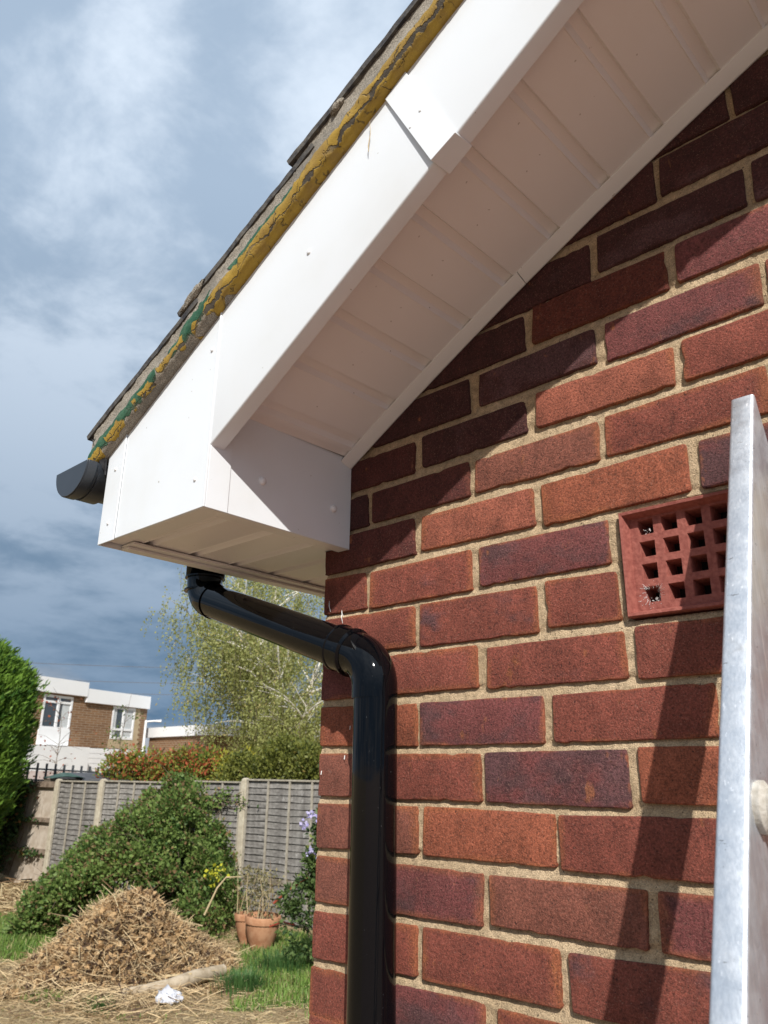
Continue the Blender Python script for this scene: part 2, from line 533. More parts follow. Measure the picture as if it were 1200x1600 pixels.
# ------------------------------------------------------------------ the house: gable wall
# brick faces on the gable wall: x and z of the four corners in tenths of a millimetre (top left, top right, bottom right, bottom left)
BRICKS = {
 -8: [[0,-5300,2150,-5300,2150,-5950,0,-5950],[2250,-5300,4400,-5300,4400,-5950,2250,-5950],[4500,-5300,6650,-5300,6650,-5950,4500,-5950],[6750,-5300,8900,-5300,8900,-5950,6750,-5950],[9000,-5300,11150,-5300,11150,-5950,9000,-5950]],
 -7: [[0,-4550,1025,-4550,1025,-5200,0,-5200],[1125,-4550,3275,-4550,3275,-5200,1125,-5200],[3375,-4550,5525,-4550,5525,-5200,3375,-5200],[5625,-4550,7775,-4550,7775,-5200,5625,-5200],[7875,-4550,10025,-4550,10025,-5200,7875,-5200],[10125,-4550,12275,-4550,12275,-5200,10125,-5200]],
 -6: [[0,-3800,2150,-3800,2150,-4450,0,-4450],[2250,-3800,4400,-3800,4400,-4450,2250,-4450],[4500,-3800,6650,-3800,6650,-4450,4500,-4450],[6750,-3800,8900,-3800,8900,-4450,6750,-4450],[9000,-3800,11150,-3800,11150,-4450,9000,-4450]],
 -5: [[-13,-3165,1012,-3146,1012,-3808,-13,-3808],[1112,-3144,3236,-3091,3236,-3808,1112,-3808],[3455,-3113,5605,-3113,5605,-3808,3455,-3808],[5705,-3113,7855,-3113,7855,-3808,5705,-3808],[7955,-3113,10105,-3113,10105,-3808,7955,-3808],[10205,-3113,12355,-3113,12355,-3808,10205,-3808]],
 -4: [[14,-2399,2121,-2348,2103,-2966,14,-3032],[2248,-2352,4373,-2327,4359,-2939,2238,-2983],[4512,-2341,6670,-2280,6670,-2941,4528,-2941],[6770,-2280,8920,-2280,8920,-2941,6770,-2941],[9020,-2280,11170,-2280,11170,-2941,9020,-2941]],
 -3: [[22,-1599,1047,-1594,1047,-2235,22,-2246],[1147,-1593,3281,-1583,3229,-2210,1147,-2234],[3397,-1593,5564,-1561,5507,-2173,3398,-2171],[5701,-1555,7843,-1537,7843,-2179,5685,-2165],[7943,-1537,10093,-1537,10093,-2179,7943,-2179],[10193,-1537,12343,-1537,12343,-2179,10193,-2179]],
 -2: [[12,-814,2139,-786,2137,-1412,12,-1467],[2273,-781,4414,-800,4394,-1406,2256,-1422],[4483,-807,6633,-746,6633,-1404,4483,-1426],[6733,-746,8883,-746,8883,-1404,6733,-1404],[8983,-746,11133,-746,11133,-1404,8983,-1404]],
 -1: [[11,-39,1033,-44,1033,-679,11,-681],[1133,-45,3285,-56,3284,-675,1133,-679],[3376,-42,5463,-17,5463,-680,3383,-668],[5617,6,7766,18,7766,-605,5615,-608],[7866,18,10016,18,10016,-605,7866,-605],[10116,18,12266,18,12266,-605,10116,-605]],
 0: [[0,719,2133,685,2131,76,0,102],[2212,692,4348,682,4325,80,2208,87],[4499,678,6611,713,6607,124,4488,87],[6709,713,8859,713,8859,124,6709,124],[8959,713,11109,713,11109,124,8959,124]],
 1: [[0,1465,1030,1465,1030,856,0,851],[1130,1465,3284,1465,3277,867,1130,856],[3478,1406,5562,1428,5569,845,3454,836],[5724,1459,7874,1459,7874,824,5723,824],[7974,1459,10124,1459,10124,824,7974,824],[10224,1459,12374,1459,12374,824,10224,824]],
 2: [[31,2218,2086,2206,2085,1581,31,1581],[2219,2214,4328,2197,4324,1551,2215,1560],[4486,2240,5535,2211,5545,1584,4493,1598]],
 3: [[-8,2970,992,2937,1016,2320,-8,2331],[1137,2914,3231,2938,3217,2316,1120,2306],[3387,2937,5480,2934,5472,2347,3383,2350]],
 4: [[-13,3688,2090,3688,2102,3079,-13,3057],[2265,3678,4366,3668,4363,3101,2238,3108],[4517,3669,6633,3713,6620,3092,4529,3056],[6803,3707,8935,3707,8935,3082,6766,3082],[9035,3707,11185,3707,11185,3082,9035,3082]],
 5: [[0,4374,1003,4374,1028,3799,0,3799],[1128,4362,3228,4402,3223,3829,1140,3823],[3371,4374,5468,4397,5442,3830,3347,3853],[5580,4437,7694,4450,7694,3850,5559,3850],[7794,4450,9944,4450,9944,3850,7794,3850],[10044,4450,12194,4450,12194,3850,10044,3850]],
 6: [[0,5063,2116,5063,2078,4522,0,4522],[2276,5117,4300,5120,4322,4598,2283,4561],[4530,5161,6628,5129,6588,4590,4501,4609],[6759,5175,8899,5175,8899,4596,6738,4596],[8999,5175,11149,5175,11149,4596,8999,4596]],
 7: [[0,5862,1024,5862,1024,5261,0,5261],[1124,5862,3274,5862,3274,5261,1124,5261],[3494,5859,5531,5876,5524,5332,3467,5313],[5723,5877,7823,5886,7796,5303,5705,5277],[7909,5886,10059,5886,10059,5303,7909,5303],[10159,5886,12309,5886,12309,5303,10159,5303]],
 8: [[0,6600,2116,6600,2116,5992,0,5992],[2216,6600,4367,6600,4364,5992,2216,5992],[4566,6674,6675,6648,6670,6044,4511,6048],[6838,6670,8976,6670,8976,6079,6815,6079],[9076,6670,11226,6670,11226,6079,9076,6079]],
 9: [[0,7347,1025,7347,1025,6702,0,6702],[1125,7347,3309,7347,3309,6702,1125,6702],[3409,7347,5579,7347,5539,6702,3409,6702],[5730,7397,7830,7372,7804,6809,5690,6799],[7958,7411,10091,7411,10091,6804,7923,6804],[10191,7411,12341,7411,12341,6804,10191,6804]],
 10: [[0,8233,2150,8233,2150,7547,0,7547],[2250,8233,4416,8233,4416,7547,2250,7547],[4516,8233,6673,8233,6658,7547,4516,7547],[6791,8211,8916,8211,8916,7578,6741,7578],[9016,8211,11166,8211,11166,7578,9016,7578]],
 11: [[0,8950,1025,8950,1025,8300,0,8300],[1125,8950,3275,8950,3275,8300,1125,8300],[3375,8950,5525,8950,5525,8300,3375,8300],[5625,8950,7775,8950,7775,8300,5625,8300],[7875,8950,10025,8950,10025,8300,7875,8300],[10125,8950,12275,8950,12275,8300,10125,8300]],
 12: [[0,9700,2150,9700,2150,9050,0,9050],[2250,9700,4400,9700,4400,9050,2250,9050],[4500,9700,6650,9700,6650,9050,4500,9050],[6750,9700,8900,9700,8900,9050,6750,9050],[9000,9700,11150,9700,11150,9050,9000,9050]],
 13: [[0,10450,1025,10450,1025,9800,0,9800],[1125,10450,3275,10450,3275,9800,1125,9800],[3375,10450,5525,10450,5525,9800,3375,9800],[5625,10450,7775,10450,7775,9800,5625,9800],[7875,10450,10025,10450,10025,9800,7875,9800],[10125,10450,12275,10450,12275,9800,10125,9800]],
}


def low(x):                                   # lower edge of the bargeboard
    return 0.02820 * x * x + 0.57965 * x + 0.40475
def topb(x):                                  # upper edge of the bargeboard
    return -0.00499 * x * x + 0.53547 * x + 0.64207
def sof(x):                                   # soffit plane
    return -0.10478 * x * x + 0.61652 * x + 0.45836 if x < 0.9 else 0.91 + 0.43 * (x - 0.9) + 0.0182

house = thing('house', 'red brick gable end with white plastic bargeboard, boxed eaves and paint-flaked verge', 'house', (0.9, 0.6, GZ))

XE = 2.6
# bed lines per course for the shape of the joints
XS = np.linspace(-0.01, 1.15, 100)
tops, bots = {}, {}
for k, bl in BRICKS.items():
    xt = [q for b in bl for q in (b[0] / 1e4, b[2] / 1e4)]
    zt = [q for b in bl for q in (b[1] / 1e4, b[3] / 1e4)]
    xb = [q for b in bl for q in (b[6] / 1e4, b[4] / 1e4)]
    zb = [q for b in bl for q in (b[7] / 1e4, b[5] / 1e4)]
    tops[k] = (xt, zt); bots[k] = (xb, zb)

def fbm(X, Z, s, seed, octs=3):
    """cheap value noise on arrays"""
    out = np.zeros_like(X); a = 1.0; tot = 0
    for o in range(octs):
        r = np.random.default_rng(seed + o)
        T = r.random((257, 257))
        x = (X * s * 2 ** o) % 256; z = (Z * s * 2 ** o) % 256
        xi = x.astype(int); zi = z.astype(int)
        fx = x - xi; fz = z - zi
        fx = fx * fx * (3 - 2 * fx); fz = fz * fz * (3 - 2 * fz)
        out += a * ((T[xi, zi] * (1 - fx) + T[xi + 1, zi] * fx) * (1 - fz) + (T[xi, zi + 1] * (1 - fx) + T[xi + 1, zi + 1] * fx) * fz)
        tot += a; a *= 0.55
    return out / tot

# mortar face in view: fine sheet, struck back under each upper brick
def mortar_y(X, Z):
    Y = np.full_like(X, 0.0045)
    for k in range(-8, 13):
        zb_up = np.interp(X, *bots[k + 1])
        zt_lo = np.interp(X, *tops[k])
        h = np.maximum(zb_up - zt_lo, 0.004)
        f = (Z - zt_lo) / h
        inb = (f > -0.35) & (f < 1.35)
        Y = np.where(inb, 0.0026 + 0.0042 * np.clip(f, 0, 1) ** 1.2, Y)
    inperp = Y == 0.0045
    Y = np.where(inperp, 0.0042, Y)
    Y += (fbm(X + 5, Z + 9, 75, 3) - 0.5) * 0.0034 + (fbm(X + 5, Z + 9, 380, 13, 2) - 0.5) * 0.0020
    return Y

gx = np.arange(0.0015, 1.16, 0.0034)
gz = np.arange(-0.60, 1.02, 0.0034)
GX, GZZ = np.meshgrid(gx, gz, indexing='ij')
# leave the airbrick opening out of the sheet by pushing it back
YY = mortar_y(GX, GZZ)
inair = (GX > 0.5655) & (GX < 0.7905) & (GZZ > 0.157) & (GZZ < 0.2985)
YY = np.where(inair, 0.06, YY)
P = np.stack([GX, YY, GZZ], -1)
n, mm = P.shape[:2]
idx = np.arange(n * mm).reshape(n, mm)
F = np.stack([idx[:-1, :-1], idx[1:, :-1], idx[1:, 1:], idx[:-1, 1:]], -1).reshape(-1, 4)
wall = raw_mesh('gable_wall', P.reshape(-1, 3), F, M_MORTAR, house, (0.58, 0, 0.2), smooth=True)

core = MB()
core.prism([(0.0015, 0.006, GZ), (XE, 0.006, GZ), (XE, 0.006, -0.598), (0.0015, 0.006, -0.598)], (0, 0.2, 0))
core.prism([(1.157, 0.006, -0.598), (XE, 0.006, -0.598), (XE, 0.006, 0.55 * XE + 0.55), (1.157, 0.006, 1.17)], (0, 0.2, 0))
core.prism([(0.0015, 0.07, -0.598), (1.157, 0.07, -0.598), (1.157, 0.07, 1.17), (0.0015, 0.07, 0.54)], (0, 0.136, 0))
# return wall down the side of the house
core.prism([(0.0015, 0.206, GZ), (0.2, 0.206, GZ), (0.2, 0.206, 0.62), (0.0015, 0.206, 0.54)], (0, 3.0, 0))
core.prism([(0.0015, 0.0075, -0.598), (0.0155, 0.0075, -0.598), (0.0155, 0.0075, 0.54), (0.0015, 0.0075, 0.54)], (0, 0.1985, 0))
core.build('wall_core', M_MORTAR, wall)

RED = (0.218, 0.060, 0.040); BR = (0.205, 0.071, 0.047); LT = (0.28, 0.086, 0.052); DK_SHADE = (0.065, 0.020, 0.018); OR = (0.270, 0.080, 0.042); PUR = (0.170, 0.050, 0.046)  # the darkest brick tone is deepened to paint shade in under the eaves
TINT = {(8, 1): (DK_SHADE, .2), (8, 2): ((0.12, 0.029, 0.018), .1), (9, 2): (DK_SHADE, .3), (7, 1): (DK_SHADE, .3), (3, 0): ((0.17, .045, .034), .15), (8, 3): (PUR, .35), (9, 3): (DK_SHADE, .6), (9, 4): (DK_SHADE, .5), (10, 3): (DK_SHADE, .5), (10, 2): (DK_SHADE, .3),
        (7, 2): (DK_SHADE, .75), (7, 3): (PUR, .55), (7, 4): (RED, .1), (6, 0): ((0.085, .022, .018), .2), (6, 1): (DK_SHADE, .4), (6, 2): (LT, 0), (6, 3): (RED, .12),
        (5, 0): (DK_SHADE, .3), (5, 1): ((0.10, .027, .022), .15), (5, 2): (BR, .38), (5, 3): (RED, .05), (4, 0): ((0.11, .029, .024), .1), (4, 1): (LT, 0), (4, 2): (OR, .12), (4, 3): (PUR, .7),
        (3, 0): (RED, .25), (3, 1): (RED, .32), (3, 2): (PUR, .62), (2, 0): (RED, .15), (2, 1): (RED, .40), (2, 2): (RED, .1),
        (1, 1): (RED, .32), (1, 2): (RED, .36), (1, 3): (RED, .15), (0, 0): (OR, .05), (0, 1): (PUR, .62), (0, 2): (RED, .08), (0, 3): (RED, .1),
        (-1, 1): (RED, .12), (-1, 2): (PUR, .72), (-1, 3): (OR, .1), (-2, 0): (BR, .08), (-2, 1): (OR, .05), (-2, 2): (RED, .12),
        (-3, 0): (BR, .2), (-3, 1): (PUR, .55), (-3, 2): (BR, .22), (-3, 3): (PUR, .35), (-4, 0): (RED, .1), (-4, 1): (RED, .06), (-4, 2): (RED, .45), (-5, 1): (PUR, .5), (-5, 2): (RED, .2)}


def brick_mesh(q, corner, depth):
    """q: four (x, z) corners tl, tr, br, bl; a slab with worn arrises and the odd chip"""
    q = [np.array(p, float) for p in q]
    L = q[1][0] - q[0][0]
    pts = []
    r = [random.uniform(0.0015, 0.0045) for _ in range(4)]
    seq = [(0, 1), (1, 2), (2, 3), (3, 0)]
    for s, (a, b) in enumerate(seq):
        A, B = q[a], q[b]
        d = B - A; ln = np.linalg.norm(d); d /= ln
        nrm = np.array([d[1], -d[0]])          # inward for this winding
        ra, rb = r[a], r[b]
        m = max(3, int(ln / 0.011))
        ts = np.linspace(ra, ln - rb, m)
        w = 0.0
        for i, tt in enumerate(ts):
            w = 0.6 * w + random.uniform(-0.00045, 0.00040)
            off = w + (random.random() < 0.035) * random.uniform(0.001, 0.0030)
            inw = off if i not in (0, m - 1) else max(0, off) * 0.5
            pts.append(A + d * tt + nrm * inw)
        # rounded corner point
        nx = seq[(s + 1) % 4]
        d2 = q[nx[1]] - B; d2 /= np.linalg.norm(d2)
        pts.append(B - d * rb * 0.30 + d2 * rb * 0.30)
    pts = np.array(pts); n = len(pts)
    c = pts.mean(0)
    front = random.uniform(-0.0012, 0.0010)
    tl = random.uniform(-0.0012, 0.0012)
    def inset(d):
        v = c - pts
        o = pts.copy()
        o[:, 0] += np.sign(v[:, 0]) * np.minimum(np.abs(v[:, 0]), d)
        o[:, 1] += np.sign(v[:, 1]) * np.minimum(np.abs(v[:, 1]), d)
        return o
    rings = []
    for ins, y, jit in ((0.0020, front, 0), (0.0006, front + 0.0005, 0.0003), (0.0, front + 0.0020, 0.0003)):
        p = inset(ins)
        yy = y + tl * (p[:, 0] - c[0]) / max(L, 0.05) + np.array([random.uniform(-jit, jit) for _ in range(n)])
        rings.append(np.stack([p[:, 0], yy, p[:, 1]], 1))
    back = rings[-1].copy(); back[:, 1] = depth
    rings.append(back)
    mb = MB()
    V = np.concatenate(rings)
    fs = [tuple(range(n))]
    for a in range(3):
        fs += [(a * n + i, a * n + (i + 1) % n, (a + 1) * n + (i + 1) % n, (a + 1) * n + i) for i in range(n)]
    mb.add(V, fs)
    return mb


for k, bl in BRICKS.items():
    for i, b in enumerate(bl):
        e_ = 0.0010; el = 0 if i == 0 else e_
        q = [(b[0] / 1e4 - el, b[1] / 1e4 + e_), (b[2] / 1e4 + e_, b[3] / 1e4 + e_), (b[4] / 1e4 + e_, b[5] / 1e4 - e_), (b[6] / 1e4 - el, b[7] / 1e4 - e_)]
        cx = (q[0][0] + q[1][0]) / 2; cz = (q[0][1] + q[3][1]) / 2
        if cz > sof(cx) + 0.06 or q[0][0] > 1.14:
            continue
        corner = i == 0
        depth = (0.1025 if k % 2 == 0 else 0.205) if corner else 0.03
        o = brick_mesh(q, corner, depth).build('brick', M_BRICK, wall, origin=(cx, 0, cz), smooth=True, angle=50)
        tint, al = TINT.get((k, i), (DK_SHADE if k >= 7 else random.choice((RED, BR, RED, PUR)), random.choice((0.05, 0.1, 0.3, 0.45))))  # upper courses default to the tint with shade painted in
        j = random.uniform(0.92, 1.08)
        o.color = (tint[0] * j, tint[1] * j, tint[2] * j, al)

# the rest of the brickwork, out of the picture to the right, below and round the corner
rest = MB()
for c in range(-27, 22):
    z0, z1 = 0.075 * c + 0.005, 0.075 * c + 0.070
    even = c % 2 == 0
    xs0 = 0.0 if even else -0.1125
    for j in range(12):
        xa, xb = xs0 + j * 0.225, xs0 + j * 0.225 + 0.215
        if -8 <= c <= 13 and xa < 1.14: continue
        xa = max(xa, 0.0)
        if xb < 0.02 or xb > XE: continue
        if z0 > 0.55 * xa + 0.40: continue
        rest.box((xa, random.uniform(-0.001, 0.001), z0), (xb, 0.03, z1))
    for j in range(14):
        ya = (0.1125 if even else 0.215) + 0.0 + j * 0.225
        if z1 > 0.54: continue
        rest.box((-0.0005, ya, z0), (0.03, ya + 0.215, z1))
o = rest.build('brickwork', M_BRICK, wall)
tag(o, kind='stuff'); o.color = (0.21, 0.058, 0.033, 0.15)

# air brick: raised moulded rim, sunk face with square holes that taper inwards
ab = MB()
ax0, ax1, az0, az1 = 0.5668, 0.7895, 0.1580, 0.2975
def ring(y0, i0, y1, i1):
    a = [(ax0 + i0, y0, az0 + i0), (ax1 - i0, y0, az0 + i0), (ax1 - i0, y0, az1 - i0), (ax0 + i0, y0, az1 - i0)]
    b = [(ax0 + i1, y1, az0 + i1), (ax1 - i1, y1, az0 + i1), (ax1 - i1, y1, az1 - i1), (ax0 + i1, y1, az1 - i1)]
    ab.add(a + b, [(j, (j + 1) % 4, 4 + (j + 1) % 4, 4 + j) for j in range(4)])
ring(0.05, 0.0, -0.0035, 0.0); ring(-0.0035, 0.0, -0.0055, 0.0012); ring(-0.0055, 0.0012, -0.0050, 0.0045); ring(-0.0050, 0.0045, 0.0085, 0.0088)
fx0, fx1, fz0, fz1 = ax0 + 0.0088, ax1 - 0.0088, az0 + 0.0088, az1 - 0.0088
hx = [fx0 + 0.0110 + 0.0312 * i for i in range(6)]
hz = [fz0 + 0.0095 + 0.0298 * i for i in range(4)]
HS = 0.0205
bx = sorted([fx0, fx1] + hx + [h + HS for h in hx]); bz = sorted([fz0, fz1] + hz + [h + HS for h in hz])
for i in range(len(bx) - 1):
    for j in range(len(bz) - 1):
        xa, xb, za, zb_ = bx[i], bx[i + 1], bz[j], bz[j + 1]
        if any(abs(xa - h) < 1e-6 for h in hx) and any(abs(za - h) < 1e-6 for h in hz):
            # rounded mouth then tapering walls
            tp = 0.0022
            pr_ = [(xa, 0.0085, za), (xb, 0.0085, za), (xb, 0.0085, zb_), (xa, 0.0085, zb_)]
            m_ = [(xa + .0006, 0.0105, za + .0006), (xb - .0006, 0.0105, za + .0006), (xb - .0006, 0.0105, zb_ - .0006), (xa + .0006, 0.0105, zb_ - .0006)]
            bk = [(xa + tp, 0.040, za + tp), (xb - tp, 0.040, za + tp), (xb - tp, 0.040, zb_ - tp), (xa + tp, 0.040, zb_ - tp)]
            ab.add(pr_ + m_ + bk, [(j2, (j2 + 1) % 4, 4 + (j2 + 1) % 4, 4 + j2) for j2 in range(4)] + [(4 + j2, 4 + (j2 + 1) % 4, 8 + (j2 + 1) % 4, 8 + j2) for j2 in range(4)])
        else:
            ab.add([(xa, 0.0085, za), (xb, 0.0085, za), (xb, 0.0085, zb_), (xa, 0.0085, zb_)], [(0, 1, 2, 3)])
airb = ab.build('air_brick', M_TERRA, wall, fix=False)
tag(airb, 'dark red clay air brick with rows of square holes and a cobweb in one corner hole')
db = MB()
db.prism([(ax0 + .004, 0.0398, az0 + .004), (ax1 - .004, 0.0398, az0 + .004), (ax1 - .004, 0.0398, az1 - .004), (ax0 + .004, 0.0398, az1 - .004)], (0, 0.02, 0))
M_DARK = simple('cavity_dark', (0.010, 0.008, 0.008), (0.02, 0.016, 0.014), 40, 0.95, 0)  # near-black backing paints in the darkness behind the holes
db.build('air_brick_cavity', M_DARK, wall)
# cobwebs: fine threads at the lower left hole and on the brick edges by the corner
M_WEB = simple('cobweb_silk', (0.70, 0.69, 0.66), (0.85, 0.84, 0.82), 100, 0.6, 0)
wb = MB()
hcx, hcz = hx[0] + HS / 2, hz[0] + HS / 2
for i in range(46):
    a = random.uniform(0, 6.283); r1 = random.uniform(0.007, 0.011); rr2 = r1 + random.uniform(0.001, 0.010)
    wb.tube([(hcx + r1 * math.cos(a), random.uniform(0.008, 0.016), hcz + r1 * math.sin(a)), (hcx + rr2 * math.cos(a + .1), 0.0078, hcz + rr2 * math.sin(a + .1))], 0.00014, 3, False)
for (hi, hj) in ((0, 3), (0, 0)):
    for i in range(12):
        p = (hx[hi] + random.uniform(.006, .018), random.uniform(0.010, 0.02), hz[hj] + random.uniform(0.001, 0.008))
        wb.tube([p, (p[0] + random.uniform(-.005, .005), p[1] + .002, p[2] + random.uniform(-.004, .004))], 0.0005, 3, False)
for (x, z, dx, dz) in ((0.018, 0.236, -.004, .020), (0.0465, 0.2335, .003, -.022), (0.0465, 0.235, .0045, -.012)):
    wb.tube([(x, -0.001, z), (x + dx / 2, -0.003, z + dz / 2), (x + dx, -0.001, z + dz)], [0.0003, 0.0009, 0.0003], 5)
for i in range(3):
    x = [0.075, 0.064, 0.0105][i]; z = [0.040, -0.006, -0.03][i]
    wb.tube([(x, -0.002, z), (x + .001, -0.004, z - .006)], 0.0007, 4)
tag(wb.build('cobweb', M_WEB, wall), kind='stuff')

# ------------------------------------------------------------------ bargeboard, soffit and boxed end
def strip_xs(a, b, n): return [a + (b - a) * i / n for i in range(n + 1)]

def barge(x0, x1, y, thick=0.004, lip=0.026, n=10, zt_over=0.012, cut=None):
    """L-shaped cladding board: face and a return lip below; rounded lower arris"""
    mb = MB()
    prof = []
    R = 0.0035
    rows = []
    for x in strip_xs(x0, x1, n):
        zl, zt = low(x), topb(x) + zt_over
        row = [(x, y + thick, zt), (x, y, zt), (x, y, zl + R), (x, y + R * 0.3, zl + R * 0.3), (x, y + R, zl), (x, y + lip, zl), (x, y + lip, zl + thick), (x, y + thick, zl + thick)]
        rows.append(row)
    P = np.array(rows)
    n_, m_ = P.shape[:2]
    fs = []
    for i in range(n_ - 1):
        for j in range(m_):
            fs.append((i * m_ + j, (i + 1) * m_ + j, (i + 1) * m_ + (j + 1) % m_, i * m_ + (j + 1) % m_))
    fs.append(tuple(range(m_))); fs.append(tuple((n_ - 1) * m_ + j for j in range(m_)))
    mb.add(P.reshape(-1, 3), fs)
    return mb

bb = barge(0.0625, 1.75, -0.309, n=26).build('bargeboard', M_WHITE, house, smooth=True, angle=50)
# joint cover, a slanted sleeve wrapped round both boards, slightly sprung open at its lower left
jc = MB()
y0 = -0.3125
A, B, Cc, D = (0.4215, 0.8560), (0.4590, 0.8785), (0.5415, low(0.5415) - 0.0015), (0.5045, low(0.5045) - 0.0015)
fr = [(A[0], y0, A[1] + .01), (B[0], y0, B[1] + .01), (Cc[0], y0, Cc[1]), (D[0], y0 - 0.003, D[1])]
jc.prism(fr, (0, 0.0022, 0))
jc.prism([fr[2], fr[3], (D[0] + .003, -0.280, D[1]), (Cc[0] + .003, -0.280, Cc[1])], (0, 0, 0.0014))
jco = jc.build('joint_cover', M_WHITE, bb, bevel=0.0006)

def dome(parent, x, y, z, r=0.0042, axis='y', hgt=0.0026):
    mb = MB(); vs = []; fs = []; seg = 12
    rings = [(1.0, 0.0), (0.95, 0.45), (0.72, 0.8), (0.38, 0.97)]
    for rr_, h in rings:
        for k in range(seg):
            a = 2 * math.pi * k / seg
            if axis == 'y': vs.append((x + r * rr_ * math.cos(a), y - hgt * h, z + r * rr_ * math.sin(a)))
            else: vs.append((x + hgt * h, y + r * rr_ * math.cos(a), z + r * rr_ * math.sin(a)))
    for i in range(3):
        for k in range(seg): fs.append((i * seg + k, i * seg + (k + 1) % seg, (i + 1) * seg + (k + 1) % seg, (i + 1) * seg + k))
    fs.append(tuple(3 * seg + k for k in range(seg)))
    mb.add(vs, fs)
    return mb.build('nail_cap', M_DOME, parent, smooth=True, angle=80)

for x, z in ((0.4697, 0.7815), (0.4864, 0.7983)):
    dome(jco if False else bb, x, -0.3125, z, 0.0030)
dome(bb, 0.2712, -0.309, 0.6873, 0.0042)

# boxed end of the eaves
BX0, BX1, BZ = -0.2530, 0.0600, 0.3420
box = MB()
y = -0.3090
xs = strip_xs(-0.2005, 0.0585, 6)
poly = [(-0.2005, y, BZ)] + [(0.0585, y, BZ)] + [(x, y, topb(x) + 0.012) for x in reversed(xs)]
box.prism(poly, (0, 0.005, 0))
boxo = box.build('box_end_panel', M_WHITE, house, bevel=0.0012)
tag(boxo, 'white front panel of the boxed eaves')
for x, z in ((0.0308, 0.3924), (0.0443, 0.6138)):
    dome(boxo, x, -0.309, z, 0.0036)
# left corner trim (wraps on to the fascia), right corner trim (wraps on to the side)
lt_ = MB()
lt_.prism([(BX0, -0.3115, BZ - .002), (-0.1995, -0.3115, BZ - .002), (-0.1995, -0.3115, topb(-0.1995) + .01), (BX0, -0.3115, topb(BX0) + .01)], (0, 0.0024, 0))
lt_.prism([(BX0, -0.3091, BZ - .002), (BX0 + .003, -0.3091, BZ - .002), (BX0 + .003, -0.3091, topb(BX0) - .005), (BX0, -0.3091, topb(BX0) - .005)], (0, 0.05, 0))
lto = lt_.build('corner_trim', M_WHITE, house, bevel=0.0008)
for x, z in ((-0.2226, 0.4754), (-0.2243, 0.3747)):
    dome(lto, x, -0.3115, z, 0.0034)
rt_ = MB()
rt_.prism([(0.0590, -0.3110, BZ - .001), (0.0590, -0.3110, topb(0.06) + .004), (0.0625, -0.3110, topb(0.06) + .004), (0.0625, -0.3110, BZ - .001)], (0, 0.003, 0))
rt_.prism([(0.0605, -0.3079, BZ - .001), (0.0605, -0.2670, BZ - .001), (0.0605, -0.2670, low(0.065) + .035), (0.0605, -0.3079, low(0.065) + 0.001)], (0.0022, 0, 0))
rt_.build('corner_trim', M_WHITE, house, bevel=0.0008)
sd = MB()
sd.prism([(0.0560, -0.3030, BZ), (0.0560, 0.0, BZ), (0.0560, 0.0, sof(0.06) + .02), (0.0560, -0.3030, sof(0.06) + .02)], (0.0046, 0, 0))
sdo = sd.build('box_end_side', M_WHITE, house, bevel=0.0008)
tag(sdo, 'white side panel of the boxed eaves facing along the gable')
dome(sdo, 0.0606, -0.2039, 0.4127, 0.0068, 'x', 0.0065)
dome(sdo, 0.0606, -0.0438, 0.4078, 0.0068, 'x', 0.0065)
# lip round the underside of the box end
lp = MB()
lp.box((-0.1700, -0.3040, BZ), (0.0560, -0.2700, BZ + .003))
lp.box((0.0330, -0.2700, BZ), (0.0560, -0.001, BZ + .003))
lp.build('underside_trim', M_TRIM, house, bevel=0.0008)

# eaves soffit under the box: grooved strips running along x
GZS = BZ + 0.0075
def groove_profile(t0, t1):
    return [(t0, 0.0070), (t0 + .0125, 0.0070), (t0 + .0175, 0.0), (t1 - .0052, 0.0), (t1 - .0044, -0.0010), (t1 - .0036, -0.0010), (t1, 0.0070)]
gy = -0.3400
i = 0
while gy < 2.4:
    y1 = gy + 0.0935
    xr = 0.0600 - 0.004 if y1 < 0.0 else (0.056 if gy < -0.001 else -0.0006)
    mb = MB(); rows = []
    y0c = max(gy, -0.303)
    for x in (BX0 + 0.006, xr if gy < -0.06 else -0.0006):
        rows.append([(x, max(t, -0.303), GZS + h) for t, h in groove_profile(gy, y1)])
    mb.grid(rows)
    if -0.06 < gy < 0:                        # piece that is notched round the brick corner
        mb.grid([[(x, min(t, -0.002), GZS + h) for t, h in groove_profile(gy, y1)] for x in (-0.0006, 0.055)])
    mb.build('eaves_soffit_panel', M_SOFFIT, house, fix=False)
    gy = y1
# fascia and its bottom bead
fa = MB()
fa.box((BX0 - .0, -0.2590, BZ - .001), (BX0 + .006, 3.2, 0.505))
fa.box((BX0 + .0062, -0.2690, BZ - .004), (BX0 + .030, 3.2, BZ + .0005))
fa.build('fascia', M_TRIM, house, bevel=0.0008)
ft = MB()
ft.box((BX0 + .0062, -0.2690, BZ + .0010), (BX0 + .0480, 3.2, BZ + .0055))
ft.build('fascia_bead', M_TRIM, house, bevel=0.0008)

# gable soffit: one panel between each pair of grooves
GR = [0.0640, 0.0930, 0.1760, 0.2575, 0.3400, 0.4240, 0.5110, 0.5980, 0.6840, 0.7680, 0.8480, 0.932, 1.018, 1.105, 1.193, 1.282, 1.372, 1.463]
for a, b in zip(GR[:-1], GR[1:]):
    a0, b0 = a - 0.006, b - 0.006             # outer end a shade further down the slope
    mb = MB(); rows = []
    for yy, s in ((-0.303, 0.0), (-0.004, 1.0)):
        xa = a0 + (a - a0) * s; xb = b0 + (b - b0) * s
        row = []
        for t, h in groove_profile(0.0, xb - xa):
            x = xa + t
            row.append((x, yy, sof(x) + 0.010 + h))
        rows.append(row)
    mb.grid(rows)
    mb.build('soffit_panel', M_SOFFIT, house, fix=False)
first = MB()
